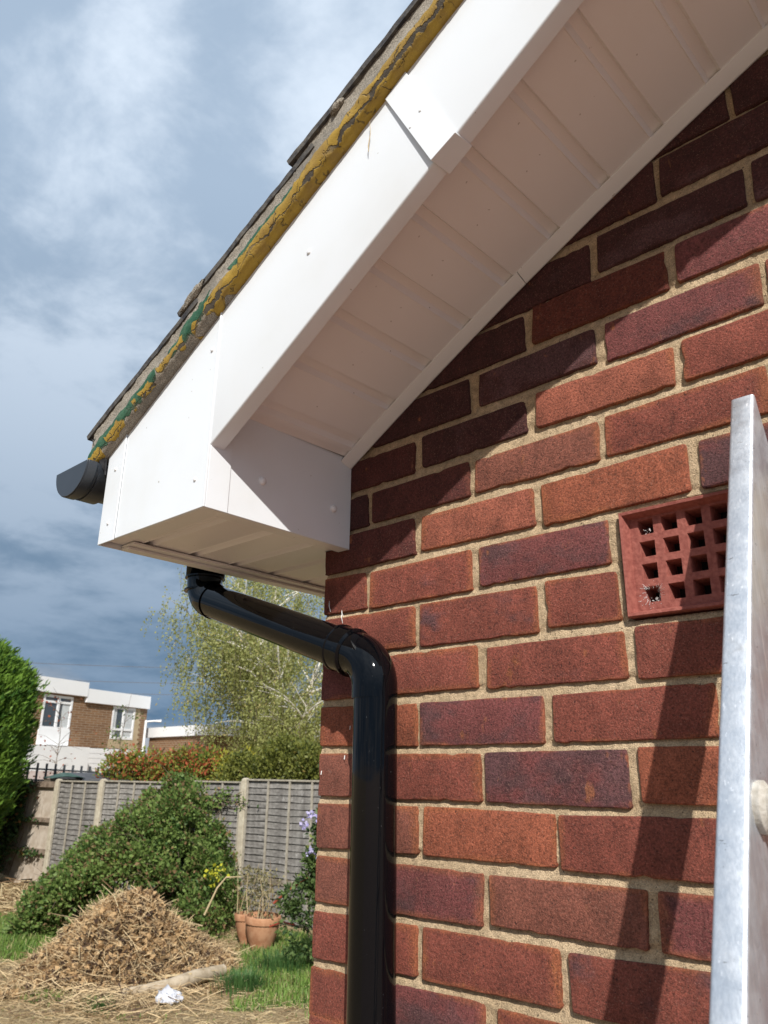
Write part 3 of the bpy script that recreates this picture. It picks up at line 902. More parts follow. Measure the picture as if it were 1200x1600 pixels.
# J trim where the soffit meets the brickwork, in two lengths with a visible butt joint
def jtrim(x0, x1):
    mb = MB(); rows = []
    for x in strip_xs(x0, x1, 8):
        z = sof(x)
        rows.append([(x, -0.0015, z + .02), (x, -0.0015, z + .0005), (x, -0.0045, z - .0005), (x, -0.0250, z + .0060), (x, -0.0280, z + .0080), (x, -0.0280, z + .0093), (x, -0.02, z + .02)])
    P = np.array(rows); n_, m_ = P.shape[:2]; fs = []
    for i in range(n_ - 1):
        for j in range(m_): fs.append((i * m_ + j, (i + 1) * m_ + j, (i + 1) * m_ + (j + 1) % m_, i * m_ + (j + 1) % m_))
    fs.append(tuple(range(m_))); fs.append(tuple((n_ - 1) * m_ + j for j in range(m_)))
    mb.add(P.reshape(-1, 3), fs)
    return mb.build('wall_trim', M_TRIM, house, smooth=True, angle=30)
jtrim(0.0610, 0.4480); jtrim(0.4496, 1.463)

# ------------------------------------------------------------------ roof: painted cement verge, tiles, felt
XR = 1.9
N_U, N_V = 420, 26
us = np.linspace(-0.2920, XR, N_U); vs_ = np.linspace(0, 1, N_V)
TAIL = [-0.300, -0.024, 0.2530, 0.5300, 0.807, 1.084, 1.361, 1.638]
def edge_h(x):                                # height of the verge face at x (it follows the tile above)
    k = max([i for i, t in enumerate(TAIL) if t <= x + 1e-6] or [0])
    t0 = TAIL[k]
    f = (x - t0) / 0.277
    return 0.0765 - 0.020 * f
py_ = np.interp(vs_, [0, .06, .16, .30, .42, .60, .8, 1.0], [-0.3105, -0.3185, -0.3260, -0.3310, -0.3320, -0.3285, -0.3270, -0.3275])
pz_ = np.interp(vs_, [0, .06, .16, .30, .42, .60, .8, 1.0], [0.000, 0.000, 0.06, 0.20, 0.36, 0.58, 0.79, 1.0])
P = np.zeros((N_U, N_V, 3)); UV = np.zeros((N_U, N_V, 2))
for i, x in enumerate(us):
    h = edge_h(x)
    P[i, :, 0] = x - 0.002
    P[i, :, 1] = py_
    P[i, :, 2] = topb(x) + pz_ * h
    UV[i, :, 0] = x + 0.292; UV[i, :, 1] = vs_
nz = (fbm(P[:, :, 0] + 7, P[:, :, 2] + 3, 110, 31) - 0.5) * 0.0042 + (fbm(P[:, :, 0] + 7, P[:, :, 2] + 3, 24, 41) - 0.5) * 0.0025
P[:, :, 1] -= nz * np.clip(vs_ * 6, 0.2, 1)[None, :]
P[:, :, 2] += (fbm(P[:, :, 0] + 1, P[:, :, 2] + 3, 45, 51) - 0.5) * 0.004 * np.where(vs_ < 0.1, 0.8, 0.3)[None, :]
# back row so that the bedding is solid
back = P[:, -1:, :].copy(); back[:, :, 1] = -0.18
back0 = P[:, :1, :].copy(); back0[:, :, 1] = -0.303
P = np.concatenate([back0, P, back], 1)
UV = np.concatenate([UV[:, :1], UV, UV[:, -1:]], 1)
mb = MB(); mb.grid(P); mb.uv = UV.reshape(-1, 2)
verge = mb.build('verge', M_VERGE, house, smooth=True, fix=False, angle=60)
tag(verge, 'grey cement verge with flaking yellow and green paint')
# end stop of the verge at the eaves
es = MB()
es.prism([(-0.2915, -0.3290, topb(-0.29) + .004), (-0.2915, -0.305, topb(-0.29) - .004), (-0.2915, -0.18, topb(-0.29) + .0), (-0.2915, -0.18, topb(-0.29) + .069), (-0.2915, -0.3265, topb(-0.29) + .069)], (0.004, 0, 0))
es.build('verge_stop', M_FELT, house)

def tile_mesh(x0, row, yf, yb, name='roof_tile'):
    mb = MB(); segs = 18
    L = 0.33
    th = 0.0085
    lo_, hi_ = [], []
    for i in range(segs + 1):
        x = x0 - 0.012 + L * i / segs
        f = (x - (x0)) / 0.277
        zb_ = topb(x) + 0.0775 - 0.020 * f
        ed = random.uniform(-0.0007, 0.0007)
        r1 = -0.004 if i == 0 else 0
        lo_.append([(x, yf + ed, zb_ + random.uniform(-.0006, .0006)), (x, yb, zb_)])
        hi_.append([(x - 0.004, yf + ed * 1.4 - 0.001, zb_ + th + random.uniform(-.0005, .0005)), (x - 0.004, yb, zb_ + th)])
    n0 = len(lo_)
    V = [p for r in lo_ for p in r] + [p for r in hi_ for p in r]
    b = 2 * n0
    fs = []
    for i in range(n0 - 1):
        a = 2 * i; c = 2 * (i + 1)
        fs += [(a, a + 1, c + 1, c), (b + a, b + c, b + c + 1, b + a + 1), (a, c, b + c, b + a), (a + 1, b + a + 1, b + c + 1, c + 1)]
    fs += [(0, b, b + 1, 1), (2 * n0 - 2, 2 * n0 - 1, b + 2 * n0 - 1, b + 2 * n0 - 2)]
    mb.add(V, fs)
    return mb

for r_, x0 in enumerate(TAIL):
    yf = -0.3300 - (0.003 if r_ in (2,) else 0.0)
    for c in range(5):
        ya = yf if c == 0 else -0.334 + 0.302 * c + (0.15 if r_ % 2 else 0)
        yb = -0.334 + 0.302 * (c + 1) - 0.003 + (0.15 if r_ % 2 else 0)
        tile_mesh(x0, r_, ya, yb).build('roof_tile', M_TILE, house)
# gritty cement lumps at two tile tails
lump = MB()
for (cx, top, sx, sz) in ((0.0040, 0.0800, 0.030, 0.009), (0.3440, 0.0680, 0.012, 0.007)):
    vs = []; fs = []
    nu, nv = 18, 10
    for i in range(nu):
        for j in range(nv):
            th_ = math.pi * i / (nu - 1); ph = 2 * math.pi * j / nv
            rr_ = 1 + random.uniform(-.16, .16)
            x = cx - math.cos(th_) * sx * rr_
            vs.append((x, -0.331 + math.sin(th_) * math.cos(ph) * 0.006 * rr_, topb(x) + top + math.sin(th_) * math.sin(ph) * sz * rr_))
    for i in range(nu - 1):
        for j in range(nv): fs.append((i * nv + j, i * nv + (j + 1) % nv, (i + 1) * nv + (j + 1) % nv, (i + 1) * nv + j))
    lump.add(vs, fs)
M_GRIT = simple('gritty_cement', (0.12, 0.11, 0.09), (0.42, 0.37, 0.30), 420.0, 0.95, 0.003)
tag(lump.build('bedding_cement', M_GRIT, house, smooth=True), kind='stuff')

# torn felt dropping into the gutter under the first tile
fe = MB(); rows = []
for i in range(26):
    yv = -0.330 + i * 0.035
    hang = 0.030 + 0.012 * math.sin(i * 1.7) + random.uniform(-.004, .004)
    if i == 0: hang = 0.008
    if i == 1: hang = 0.022
    row = []
    for t in (0, .3, .6, .8, 1.0):
        x = -0.2960 + 0.028 * t
        row.append((x, yv + random.uniform(-.002, .002), topb(-0.296) + 0.067 - t * (0.030 + hang)))
    rows.append(row)
fe.grid(rows)
# the piece that closes the tail of the verge
tri = [(-0.2930, -0.3270, topb(-.293) + .066), (-0.2700, -0.3235, topb(-.27) + .006), (-0.2535, -0.3180, topb(-.2535) - .004), (-0.2535, -0.3160, topb(-.2535) - .034),
       (-0.2600, -0.3150, topb(-.2535) - .024), (-0.2660, -0.3150, topb(-.2535) - .018), (-0.2760, -0.3170, topb(-.2535) - .006), (-0.2850, -0.3200, topb(-.2535) + .006)]
fe.prism(tri, (0.0, 0.003, 0.0))
fe.build('roofing_felt', M_FELT, house, fix=False)
# roof body behind, closing the void over the soffit
rb = MB()
rb.prism([(-0.262, -0.300, topb(-0.262) - .02), (XR, -0.300, topb(XR) - .02), (XR, -0.300, topb(XR) + .04), (-0.262, -0.300, topb(-0.262) + .04)], (0, 1.48, 0))
rb.build('roof_deck', M_FELT, house)

# ------------------------------------------------------------------ gutter
gut = thing('gutter', 'black half-round plastic gutter with stop end, tucked under the lowest roof tiles', 'gutter', (-0.322, -0.33, 0.44))
GCX, GCZ, GR_ = -0.3235, 0.4955, 0.0560
def halfpipe(y0, y1, r, th=0.0028, seg=24, squash=0.93):
    mb = MB(); a, b = [], []
    for yy in (y0, y1):
        o_, i_ = [], []
        for k in range(seg + 1):
            t = math.pi + math.pi * k / seg
            o_.append((GCX + r * math.cos(t), yy, GCZ + squash * r * math.sin(t)))
            i_.append((GCX + (r - th) * math.cos(t), yy, GCZ + squash * (r - th) * math.sin(t)))
        a.append(o_ + i_[::-1])
    n = len(a[0])
    fs = [(k, (k + 1) % n, n + (k + 1) % n, n + k) for k in range(n)]
    fs += [tuple(range(n))[::-1], tuple(n + k for k in range(n))]
    mb.add(a[0] + a[1], fs)
    return mb
halfpipe(-0.318, 2.9, GR_ - 0.002).build('channel', M_GUTTER, gut, smooth=True, angle=50)
ec = halfpipe(-0.3440, -0.3270, GR_ + 0.0055)
# closed end: a flat D with a shallow rim
seg = 24
d = [(GCX + (GR_ + .004) * math.cos(math.pi + math.pi * k / seg), -0.3465, GCZ + .93 * (GR_ + .004) * math.sin(math.pi + math.pi * k / seg)) for k in range(seg + 1)]
ec.prism(d, (0, 0.003, 0))
eco = ec.build('stop_end', M_GUTTER, gut, smooth=True, angle=35, bevel=0.0006)
halfpipe(-0.3245, -0.3195, GR_ + 0.0015).build('stop_end_rib', M_GUTTER, gut, smooth=True, angle=50)
halfpipe(-0.3195, -0.2890, GR_ + 0.0040).build('union_bracket', M_GUTTER, gut, smooth=True, angle=50)
fx_ = MB(); fx_.box((BX0 - .010, -0.258, 0.455), (BX0 - .0005, -0.225, 0.500)); fx_.build('bracket_back', M_GUTTER, gut)
ot = MB()
ot.tube([(-0.318, -0.040, 0.446), (-0.318, -0.040, 0.395)], [0.046, 0.0385], 28)
ot.build('outlet', M_GUTTER, gut, smooth=True, angle=50)
halfpipe(-0.10, 0.02, GR_ + 0.004).build('outlet_saddle', M_GUTTER, gut, smooth=True, angle=50)

# ------------------------------------------------------------------ downpipe with swan neck
dp = thing('drainpipe', 'glossy black downpipe whose swan neck bends from the gutter on to the gable', 'drainpipe', (0.175, -0.05, GZ))
PR = 0.0335
A0 = Vector((-0.318, -0.040, 0.302)); B0 = Vector((0.1730, -0.0500, 0.1320))
def bend(p0, pc, p1, r, n=10):
    d0 = (pc - p0).normalized(); d1 = (p1 - pc).normalized()
    out = []
    ang = d0.angle(d1); t = r * math.tan(ang / 2)
    s = pc - d0 * t; e = pc + d1 * t
    axis = d0.cross(d1).normalized()
    cc = s + (axis.cross(d0)).normalized() * r
    for i in range(n + 1):
        m_ = Matrix.Rotation(ang * i / n, 3, axis)
        out.append(cc + m_ @ (s - cc))
    return out
topp = Vector((-0.318, -0.040, 0.42)); down = Vector((0.1750, -0.0500, -0.3))
b1 = bend(topp, A0, B0, 0.052, 12)
b2 = bend(A0, B0, down, 0.058, 12)
dir_ = (B0 - A0).normalized()
# upper socket and elbow
e1 = MB(); e1.tube([(-0.318, -0.040, 0.372), (-0.318, -0.040, 0.340), b1[0] + Vector((0, 0, .002))], [0.0395, 0.0395, 0.0385], 36)
e1.build('socket', M_BLACK, dp, smooth=True, angle=50, bevel=0.0012)
e1b = MB(); e1b.tube([(-0.318, -0.040, 0.3435), (-0.318, -0.040, 0.3405)], 0.0405, 36)
e1b.tube([(-0.318, -0.040, 0.3170), (-0.318, -0.040, 0.3135)], 0.0402, 36); e1b.build('socket_rib', M_BLACK, dp, smooth=True, angle=50)
e2 = MB(); e2.tube(b1 + [b1[-1] + dir_ * 0.006], PR + 0.0022, 40); e2.build('upper_elbow', M_BLACK, dp, smooth=True, angle=40)
pp = MB(); pp.tube([b1[-1] + dir_ * 0.004, (b1[-1] + b2[0]) / 2, b2[0] - dir_ * 0.004], PR, 48); pp.build('swan_neck_pipe', M_BLACK, dp, smooth=True, angle=40)
s0 = b2[0] - dir_ * 0.046
e3 = MB()
e3.tube([s0, s0 + dir_ * 0.0008, s0 + dir_ * 0.0045, s0 + dir_ * 0.006, s0 + dir_ * 0.030, s0 + dir_ * 0.0325, s0 + dir_ * 0.0365, s0 + dir_ * 0.040],
        [PR + .0022, PR + .0052, PR + .0052, PR + .0036, PR + .0036, PR + .0058, PR + .0058, PR + .0022], 48)
e3.build('elbow_socket', M_BLACK, dp, smooth=True, angle=35)
e4 = MB(); e4.tube([b2[0] - dir_ * 0.007] + b2 + [b2[-1] - Vector((0, 0, 0.016))], PR + .0016, 48); e4.build('lower_elbow', M_BLACK, dp, smooth=True, angle=40)
zt_ = b2[-1].z - 0.0155
vp = MB(); vp.tube([(0.1750, -0.05, zt_), (0.1750, -0.05, -0.9), (0.1750, -0.05, GZ + 0.02)], PR, 48); vp.build('vertical_pipe', M_BLACK, dp, smooth=True, angle=40)
cl = MB(); cl.tube([(0.1750, -0.05, -0.74), (0.1750, -0.05, -0.765)], PR + 0.004, 36); cl.box((0.13, -0.02, -0.765), (0.22, -0.001, -0.74)); cl.build('pipe_clip', M_BLACK, dp, smooth=True)

# ------------------------------------------------------------------ ladder leaning on the gable
LT = Vector((0.7550, -0.0610, 0.3830)); LK = 0.467
ldir = Vector((0, -LK, -1)).normalized(); ln_ = Vector((0, 1, -LK)).normalized()
lad = thing('ladder', 'scuffed aluminium ladder leaning on the brick wall in front of the air brick', 'ladder', (0.96, -1.17, GZ))
Llen = (0.383 - GZ) / (-ldir.z)
def stile(xc):
    mb = MB(); wd, dp_ = 0.0128, 0.052
    prof = []
    r = 0.0035
    for cx_, cy_, a0 in ((wd - r, r, -90), (wd - r, dp_ - r, 0), (-wd + r, dp_ - r, 90), (-wd + r, r, 180)):
        for s in range(4):
            a = math.radians(a0 + 30 * s)
            prof.append((cx_ + r * math.cos(a), cy_ + r * math.sin(a)))
    n = len(prof); rows = []
    rows_t = [(0.0, -0.0008)] + [(Llen * i / 12, 0) for i in range(1, 13)]
    vs = []
    for i, (t, _) in enumerate(rows_t):
        for (a, b) in prof:
            # the top is cut with a rounded rear corner
            tt = t + (0.055 * max(0, (b - 0.030) / 0.022) ** 2 if i == 0 else 0)
            p = Vector((xc + a, LT.y, LT.z)) + ldir * tt + ln_ * b
            vs.append(tuple(p))
    fs = []
    m_ = len(rows_t)
    for i in range(m_ - 1):
        for k in range(n): fs.append((i * n + k, i * n + (k + 1) % n, (i + 1) * n + (k + 1) % n, (i + 1) * n + k))
    fs.append(tuple(range(n))[::-1]); fs.append(tuple((m_ - 1) * n + k for k in range(n)))
    mb.add(vs, fs)
    return mb
stile(LT.x).build('stile', M_ALU, lad, smooth=True, angle=35, bevel=0)
stile(LT.x + 0.40).build('stile', M_ALU, lad, smooth=True, angle=35)
M_RUNG = simple('dusty_rung', (0.34, 0.31, 0.26), (0.50, 0.47, 0.42), 130.0, 0.7, 0.002)
rung_t = [0.471 + 0.27 * k for k in range(8)]
for t in rung_t:
    c = Vector((0, LT.y, LT.z)) + ldir * t + ln_ * 0.022
    mb = MB()
    seg = 22; rows = []
    vs = []; fs = []
    xs_ = [LT.x + 0.0125, LT.x + 0.018, LT.x + 0.022, LT.x + 0.20, LT.x + 0.378, LT.x + 0.382, LT.x + 0.3875]
    rr = [0.0195, 0.0195, 0.0150, 0.0150, 0.0150, 0.0195, 0.0195]
    for x, r in zip(xs_, rr):
        for k in range(seg):
            a = 2 * math.pi * k / seg
            r_ = r * (1 + (0.06 if k % 2 else 0))
            vs.append((x, c.y + r_ * math.cos(a) * 0.9, c.z + r_ * math.sin(a)))
    for i in range(len(xs_) - 1):
        for k in range(seg): fs.append((i * seg + k, i * seg + (k + 1) % seg, (i + 1) * seg + (k + 1) % seg, (i + 1) * seg + k))
    fs.append(tuple(range(seg))); fs.append(tuple((len(xs_) - 1) * seg + k for k in range(seg)))
    mb.add(vs, fs)
    mb.build('rung', M_RUNG, lad, smooth=True, angle=40)

# ------------------------------------------------------------------ garden ground
GREEN = [(-8.75, 3.42, 0.62, 0.55, 1.25), (-9.6, 3.75, .75, .7, 1.25), (-10.5, 4.1, .7, .6, 1.0), (-6.4, 5.6, .9, .8, 1.3), (-5.7, 5.0, .75, .75, 1.2), (-5.2, 4.6, .5, .5, .9), (-6.8, 2.9, 0.9, 0.35, 0.5), (-6.1, 3.15, 0.22, 0.18, 0.8), (-5.15, 4.05, 0.3, 0.3, 0.7), (-5.05, 4.4, 0.35, 0.3, 0.6),
         (-7.2, 6.2, 1.4, 0.5, 0.7), (-3.9, 4.8, .9, .8, .6), (-7.6, 3.0, .6, .3, .5)]
def green(X, Y):
    g = np.zeros_like(X)
    for cx, cy, a, b, s in GREEN:
        # patches lie along the line of the fence
        u = (X - cx) * 0.82 + (Y - cy) * 0.57; v = -(X - cx) * 0.57 + (Y - cy) * 0.82
        g = np.maximum(g, s * np.clip(1.35 - np.hypot(u / a, v / b), 0, 1))
    return np.clip(g + (fbm(X + 60, Y + 60, 1.6, 77) - 0.5) * 1.1, 0, 1)

xs_ = np.concatenate([[-600, -200, -80, -40, -26], np.arange(-20, 6.01, 0.09), [12, 30, 80, 300, 600]])
ys_ = np.concatenate([[-600, -200, -60, -20], np.arange(-6, 12.01, 0.09), [20, 40, 80, 300, 600]])
X, Y = np.meshgrid(xs_, ys_, indexing='ij')
def ground_z(x, y):
    return GZ + (fbm(x + 60, y + 60, 0.5, 5) - 0.5) * 0.08 + (fbm(x + 60, y + 60, 4, 15) - 0.5) * 0.05
near = (X > -20.1) & (X < 6.1) & (Y > -6.1) & (Y < 12.1)
Z = GZ + np.where(near, (fbm(X + 60, Y + 60, 0.5, 5) - 0.5) * 0.08 + (fbm(X + 60, Y + 60, 4, 15) - 0.5) * 0.05 - 0.0, -0.02)
idx = np.arange(X.size).reshape(X.shape)
F = np.stack([idx[:-1, :-1], idx[1:, :-1], idx[1:, 1:], idx[:-1, 1:]], -1).reshape(-1, 4)
mg, t, bs = new_mat('dry_lawn')
P_ = t.n('ShaderNodeTexCoord').outputs['Object']
at = t.n('ShaderNodeAttribute', attribute_name='green').outputs['Fac']
n1 = t.noise(P_, 3.0, 5, 0.65); n2 = t.noise(P_, 38.0, 4, 0.65); n3 = t.noise(P_, 160.0, 3)
straw = t.mix(t.ramp(n2, 0.3, 0.7), (0.22, 0.155, 0.08), (0.40, 0.30, 0.17))
straw = t.mix(t.ramp(n1, 0.52, 0.72, 0.0, 0.7), straw, (0.15, 0.095, 0.06))
grs = t.mix(t.ramp(n2, 0.35, 0.65), (0.045, 0.085, 0.022), (0.105, 0.145, 0.045))
c = t.mix(t.ramp(t.math('ADD', at, t.math('MULTIPLY', t.math('SUBTRACT', n2, 0.5), 0.7)), 0.40, 0.62), straw, grs)
bounce_mask = t.n('ShaderNodeAttribute', attribute_name='bare').outputs['Fac']
c = t.mix(bounce_mask, c, t.mix(n2, (0.26, 0.18, 0.135), (0.37, 0.265, 0.205)))  # out-of-view patch, coloured to tune bounce light on the soffit
t.link(c, bs.inputs['Base Color']); bs.inputs['Roughness'].default_value = 0.95; bs.inputs['Specular IOR Level'].default_value = 0.1
bump(t, bs, t.math('ADD', n2, t.math('MULTIPLY', n3, 0.5)), 0.03, 0.8)
gr = raw_mesh('ground', np.stack([X, Y, Z], -1).reshape(-1, 3), F, mg, None, (0, 0, 0), smooth=True)
tag(gr, kind='structure')
a = gr.data.attributes.new('green', 'FLOAT', 'POINT')
a.data.foreach_set('value', green(X, Y).ravel().astype(np.float32))
# unseen ground by the gable; tone invented to set light bounced on the soffit
a = gr.data.attributes.new('bare', 'FLOAT', 'POINT')
a.data.foreach_set('value', (np.clip((X + 0.5) / 0.6, 0, 1) * np.clip((0.6 - Y) / 0.5, 0, 1)).ravel().astype(np.float32))


def blades(n, x0, x1, y0, y1, hmin, hmax, want_green=True, wid=0.006):
    """tapered bent blades standing on the ground where the lawn is green"""
    bx = rng.uniform(x0, x1, n); by = rng.uniform(y0, y1, n)
    g = green(bx, by)
    keep = rng.random(n) < np.where(want_green, np.clip((g - 0.35) * 2.2, 0.015, 1), 1)
    bx, by, g = bx[keep], by[keep], g[keep]
    n = len(bx)
    h = rng.uniform(hmin, hmax, n) * (0.5 + 0.8 * g)
    a = rng.uniform(0, 2 * math.pi, n); ln = rng.uniform(0.1, 0.8, n) * h
    wv = np.stack([np.cos(a + 1.57), np.sin(a + 1.57), np.zeros(n)], 1) * wid * rng.uniform(.6, 1.3, (n, 1))
    lean = np.stack([np.cos(a), np.sin(a), np.zeros(n)], 1) * ln[:, None]
    base = np.stack([bx, by, ground_z(bx, by) - 0.01], 1)
    mid = base + lean * 0.35 + np.stack([0 * h, 0 * h, h * 0.6], 1)
    tip = base + lean + np.stack([0 * h, 0 * h, h], 1)
    V = np.stack([base - wv, base + wv, mid + wv * .7, mid - wv * .7, tip], 1).reshape(-1, 3)
    k = np.arange(n)[:, None] * 5
    F = np.concatenate([k + [[0, 1, 2]], k + [[0, 2, 3]], k + [[3, 2, 4]]])
    return V, F

M_GRASS = leaf_mat('grass_blade', ((0.075, 0.16, 0.025), (0.185, 0.28, 0.055), (0.34, 0.30, 0.13), 1.05), 1.2, 0.3)
V1, F1 = blades(150000, -12.5, -3.6, 1.8, 6.6, 0.03, 0.085)
o = raw_mesh('grass', V1, F1, M_GRASS, None, (-8, 4, GZ))
tag(o, 'short green grass growing in patches over the dry lawn', 'grass', kind='stuff')
# darker tall tufts
def tuft(cx, cy, r, n, h):
    bx = cx + rng.normal(0, r, n); by = cy + rng.normal(0, r, n)
    hh = rng.uniform(.5, 1, n) * h; a = np.arctan2(by - cy, bx - cx) + rng.normal(0, .5, n)
    wv = np.stack([np.cos(a + 1.57), np.sin(a + 1.57), np.zeros(n)], 1) * 0.004
    lean = np.stack([np.cos(a), np.sin(a), np.zeros(n)], 1) * (hh * rng.uniform(.1, .7, n))[:, None]
    base = np.stack([bx, by, ground_z(bx, by) - 0.02], 1); up_ = np.stack([0 * hh, 0 * hh, hh], 1)
    mid = base + lean * .3 + up_ * .6; tip = base + lean + up_
    V = np.stack([base - wv, base + wv, mid + wv * .8, mid - wv * .8, tip], 1).reshape(-1, 3)
    k = np.arange(n)[:, None] * 5
    return V, np.concatenate([k + [[0, 1, 2]], k + [[0, 2, 3]], k + [[3, 2, 4]]])
M_TUFT = leaf_mat('tuft_blade', ((0.03, 0.085, 0.022), (0.08, 0.16, 0.045)), 3, 0.25)
for (cx, cy, r, n_, h, lb) in ((-5.62, 4.35, 0.10, 700, 0.20, 'dense dark green grass tuft in front of the clay pots'), (-6.05, 3.12, 0.075, 450, 0.11, 'small round green grass tuft in the straw left of the white rag'),
                              (-5.9, 5.05, 0.12, 500, 0.26, 'long bluish grass tuft beside the flowering climber')):
    V, F = tuft(cx, cy, r, n_, h)
    tag(raw_mesh('grass_tuft', V, F, M_TUFT, None, (cx, cy, GZ)), lb, 'grass tuft', 'grass tufts in the lawn')

def straws(n, fn, lmin, lmax, wid, flat=0.15):
    c = fn(n)
    a = rng.uniform(0, 2 * math.pi, n); el = rng.normal(0, flat, n)
    L = rng.uniform(lmin, lmax, n)
    d = np.stack([np.cos(a) * np.cos(el), np.sin(a) * np.cos(el), np.sin(el)], 1)
    s = np.cross(d, rng.normal(0, 1, (n, 3))); s /= np.linalg.norm(s, axis=1)[:, None]
    s *= wid * rng.uniform(.5, 1.4, (n, 1))
    bow = rng.normal(0, 1, (n, 3)) * (L * 0.10)[:, None]
    p0 = c - d * L[:, None] / 2; p1 = c + bow; p2 = c + d * L[:, None] / 2
    V = np.stack([p0 - s, p0 + s, p1 + s, p1 - s, p2 + s, p2 - s], 1).reshape(-1, 3)
    k = np.arange(n)[:, None] * 6
    F = np.concatenate([k + [[0, 1, 2]], k + [[0, 2, 3]], k + [[3, 2, 4]], k + [[3, 4, 5]]])
    return V, F
M_STRAW = leaf_mat('dry_straw', ((0.30, 0.20, 0.09), (0.55, 0.43, 0.25), (0.20, 0.12, 0.06), 1.05), 4, 0.15, 0.8)
def litter(n):
    x = rng.uniform(-12.5, -3.8, n); y = rng.uniform(1.8, 6.3, n)
    return np.stack([x, y, ground_z(x, y) + 0.006 + rng.uniform(0, 0.02, n)], 1)
V, F = straws(24000, litter, 0.04, 0.18, 0.0019, 0.10)
tag(raw_mesh('straw', V, F, M_STRAW, None, (-8, 4, GZ)), 'loose dry straw and cut stems scattered over the lawn', 'straw', kind='stuff')
def lefts(n):
    x = rng.normal(-12.2, 0.7, n); y = rng.normal(5.0, 0.35, n)
    return np.stack([x, y, ground_z(x, y) + np.abs(rng.normal(0, 0.06, n))], 1)
V, F = straws(3500, lefts, 0.15, 0.6, 0.006, 0.15)
tag(raw_mesh('straw_heap', V, F, M_STRAW, None, (-12.2, 5.0, GZ)), 'flat pale straw heap lying at the foot of the old boarded fence', 'straw heap', kind='stuff')

# ------------------------------------------------------------------ foliage clouds
def leaf_quads(C, size, aspect=1.7, up_bias=0.0, dirs=None, jit=0.6, droop=0.0):
    n = len(C)
    if dirs is None:
        d = rng.normal(0, 1, (n, 3)); d[:, 2] += up_bias
    else:
        d = dirs + rng.normal(0, jit, (n, 3))
    d[:, 2] -= droop
    d /= np.linalg.norm(d, axis=1)[:, None]
    s = np.cross(d, rng.normal(0, 1, (n, 3))); s /= np.linalg.norm(s, axis=1)[:, None]
    L = size * rng.uniform(.6, 1.35, (n, 1))
    W = L / aspect / 2
    nrm = np.cross(d, s)
    V = np.stack([C, C + d * L * .5 + s * W + nrm * L * .08, C + d * L, C + d * L * .5 - s * W + nrm * L * .08], 1).reshape(-1, 3)
    k = np.arange(n)[:, None] * 4
    return V, k + [[0, 1, 2, 3]]

def clumps(n_clump, n_leaf, sampler, rad):
    cc = sampler(n_clump)
    i = rng.integers(0, n_clump, n_leaf)
    r = rad * rng.uniform(.6, 1.4, n_clump)[i]
    d = rng.normal(0, 1, (n_leaf, 3)); d /= np.linalg.norm(d, axis=1)[:, None]
    return cc[i] + d * (r * rng.random(n_leaf) ** .45)[:, None], d

# conifer: a clipped column of bright cypress
M_CON = leaf_mat('cypress_spray', ((0.035, 0.095, 0.014), (0.15, 0.26, 0.035), (0.015, 0.045, 0.010), 1.12), 1.6, 0.25)
M_BARK = simple('brown_bark', (0.07, 0.05, 0.035), (0.16, 0.12, 0.085), 25, 0.95, 0.01)
CX, CY = -14.55, 4.05
con = thing('cypress_tree', 'tall bright green cypress hedge tree at the left edge of the garden', 'tree', (CX, CY, GZ))
def con_r(z):
    h = (z - GZ) / 4.18
    return 1.66 * np.clip(np.where(h < 0.45, 0.58 + 0.75 * h, 0.915 + 0.12 * (h - .45)), 0, 1.0) * np.sqrt(np.clip((1.02 - h) * 5, 0.25, 1))
def con_s(n):
    z = GZ + 0.15 + rng.random(n) ** 0.8 * 4.05; a = rng.uniform(0, 6.2832, n)
    r = con_r(z) * rng.uniform(.82, 1.05, n)
    return np.stack([CX + r * np.cos(a), CY + r * np.sin(a), z], 1)
C_, D_ = clumps(1700, 110000, con_s, 0.19)
out_ = C_ - [CX, CY, 0]; out_[:, 2] = 0; out_ /= np.linalg.norm(out_, axis=1)[:, None]
V, F = leaf_quads(C_, 0.12, 4.2, dirs=out_ * 0.8 + [0, 0, 0.9], jit=0.35)
raw_mesh('crown', V, F, M_CON, con, (CX, CY, 0))
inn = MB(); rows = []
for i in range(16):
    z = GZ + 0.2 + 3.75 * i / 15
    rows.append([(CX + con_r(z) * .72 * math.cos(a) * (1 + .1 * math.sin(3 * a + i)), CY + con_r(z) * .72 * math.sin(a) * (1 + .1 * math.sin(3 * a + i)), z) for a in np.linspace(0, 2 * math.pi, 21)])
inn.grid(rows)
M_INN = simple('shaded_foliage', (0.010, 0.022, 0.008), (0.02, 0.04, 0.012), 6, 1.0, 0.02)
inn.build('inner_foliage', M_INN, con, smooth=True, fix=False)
tk = MB(); tk.tube([(CX, CY, GZ - .1), (CX, CY, GZ + 1.5), (CX, CY, GZ + 3.5)], [0.13, 0.09, 0.03], 8); tk.build('trunk', M_BARK, con, smooth=True)

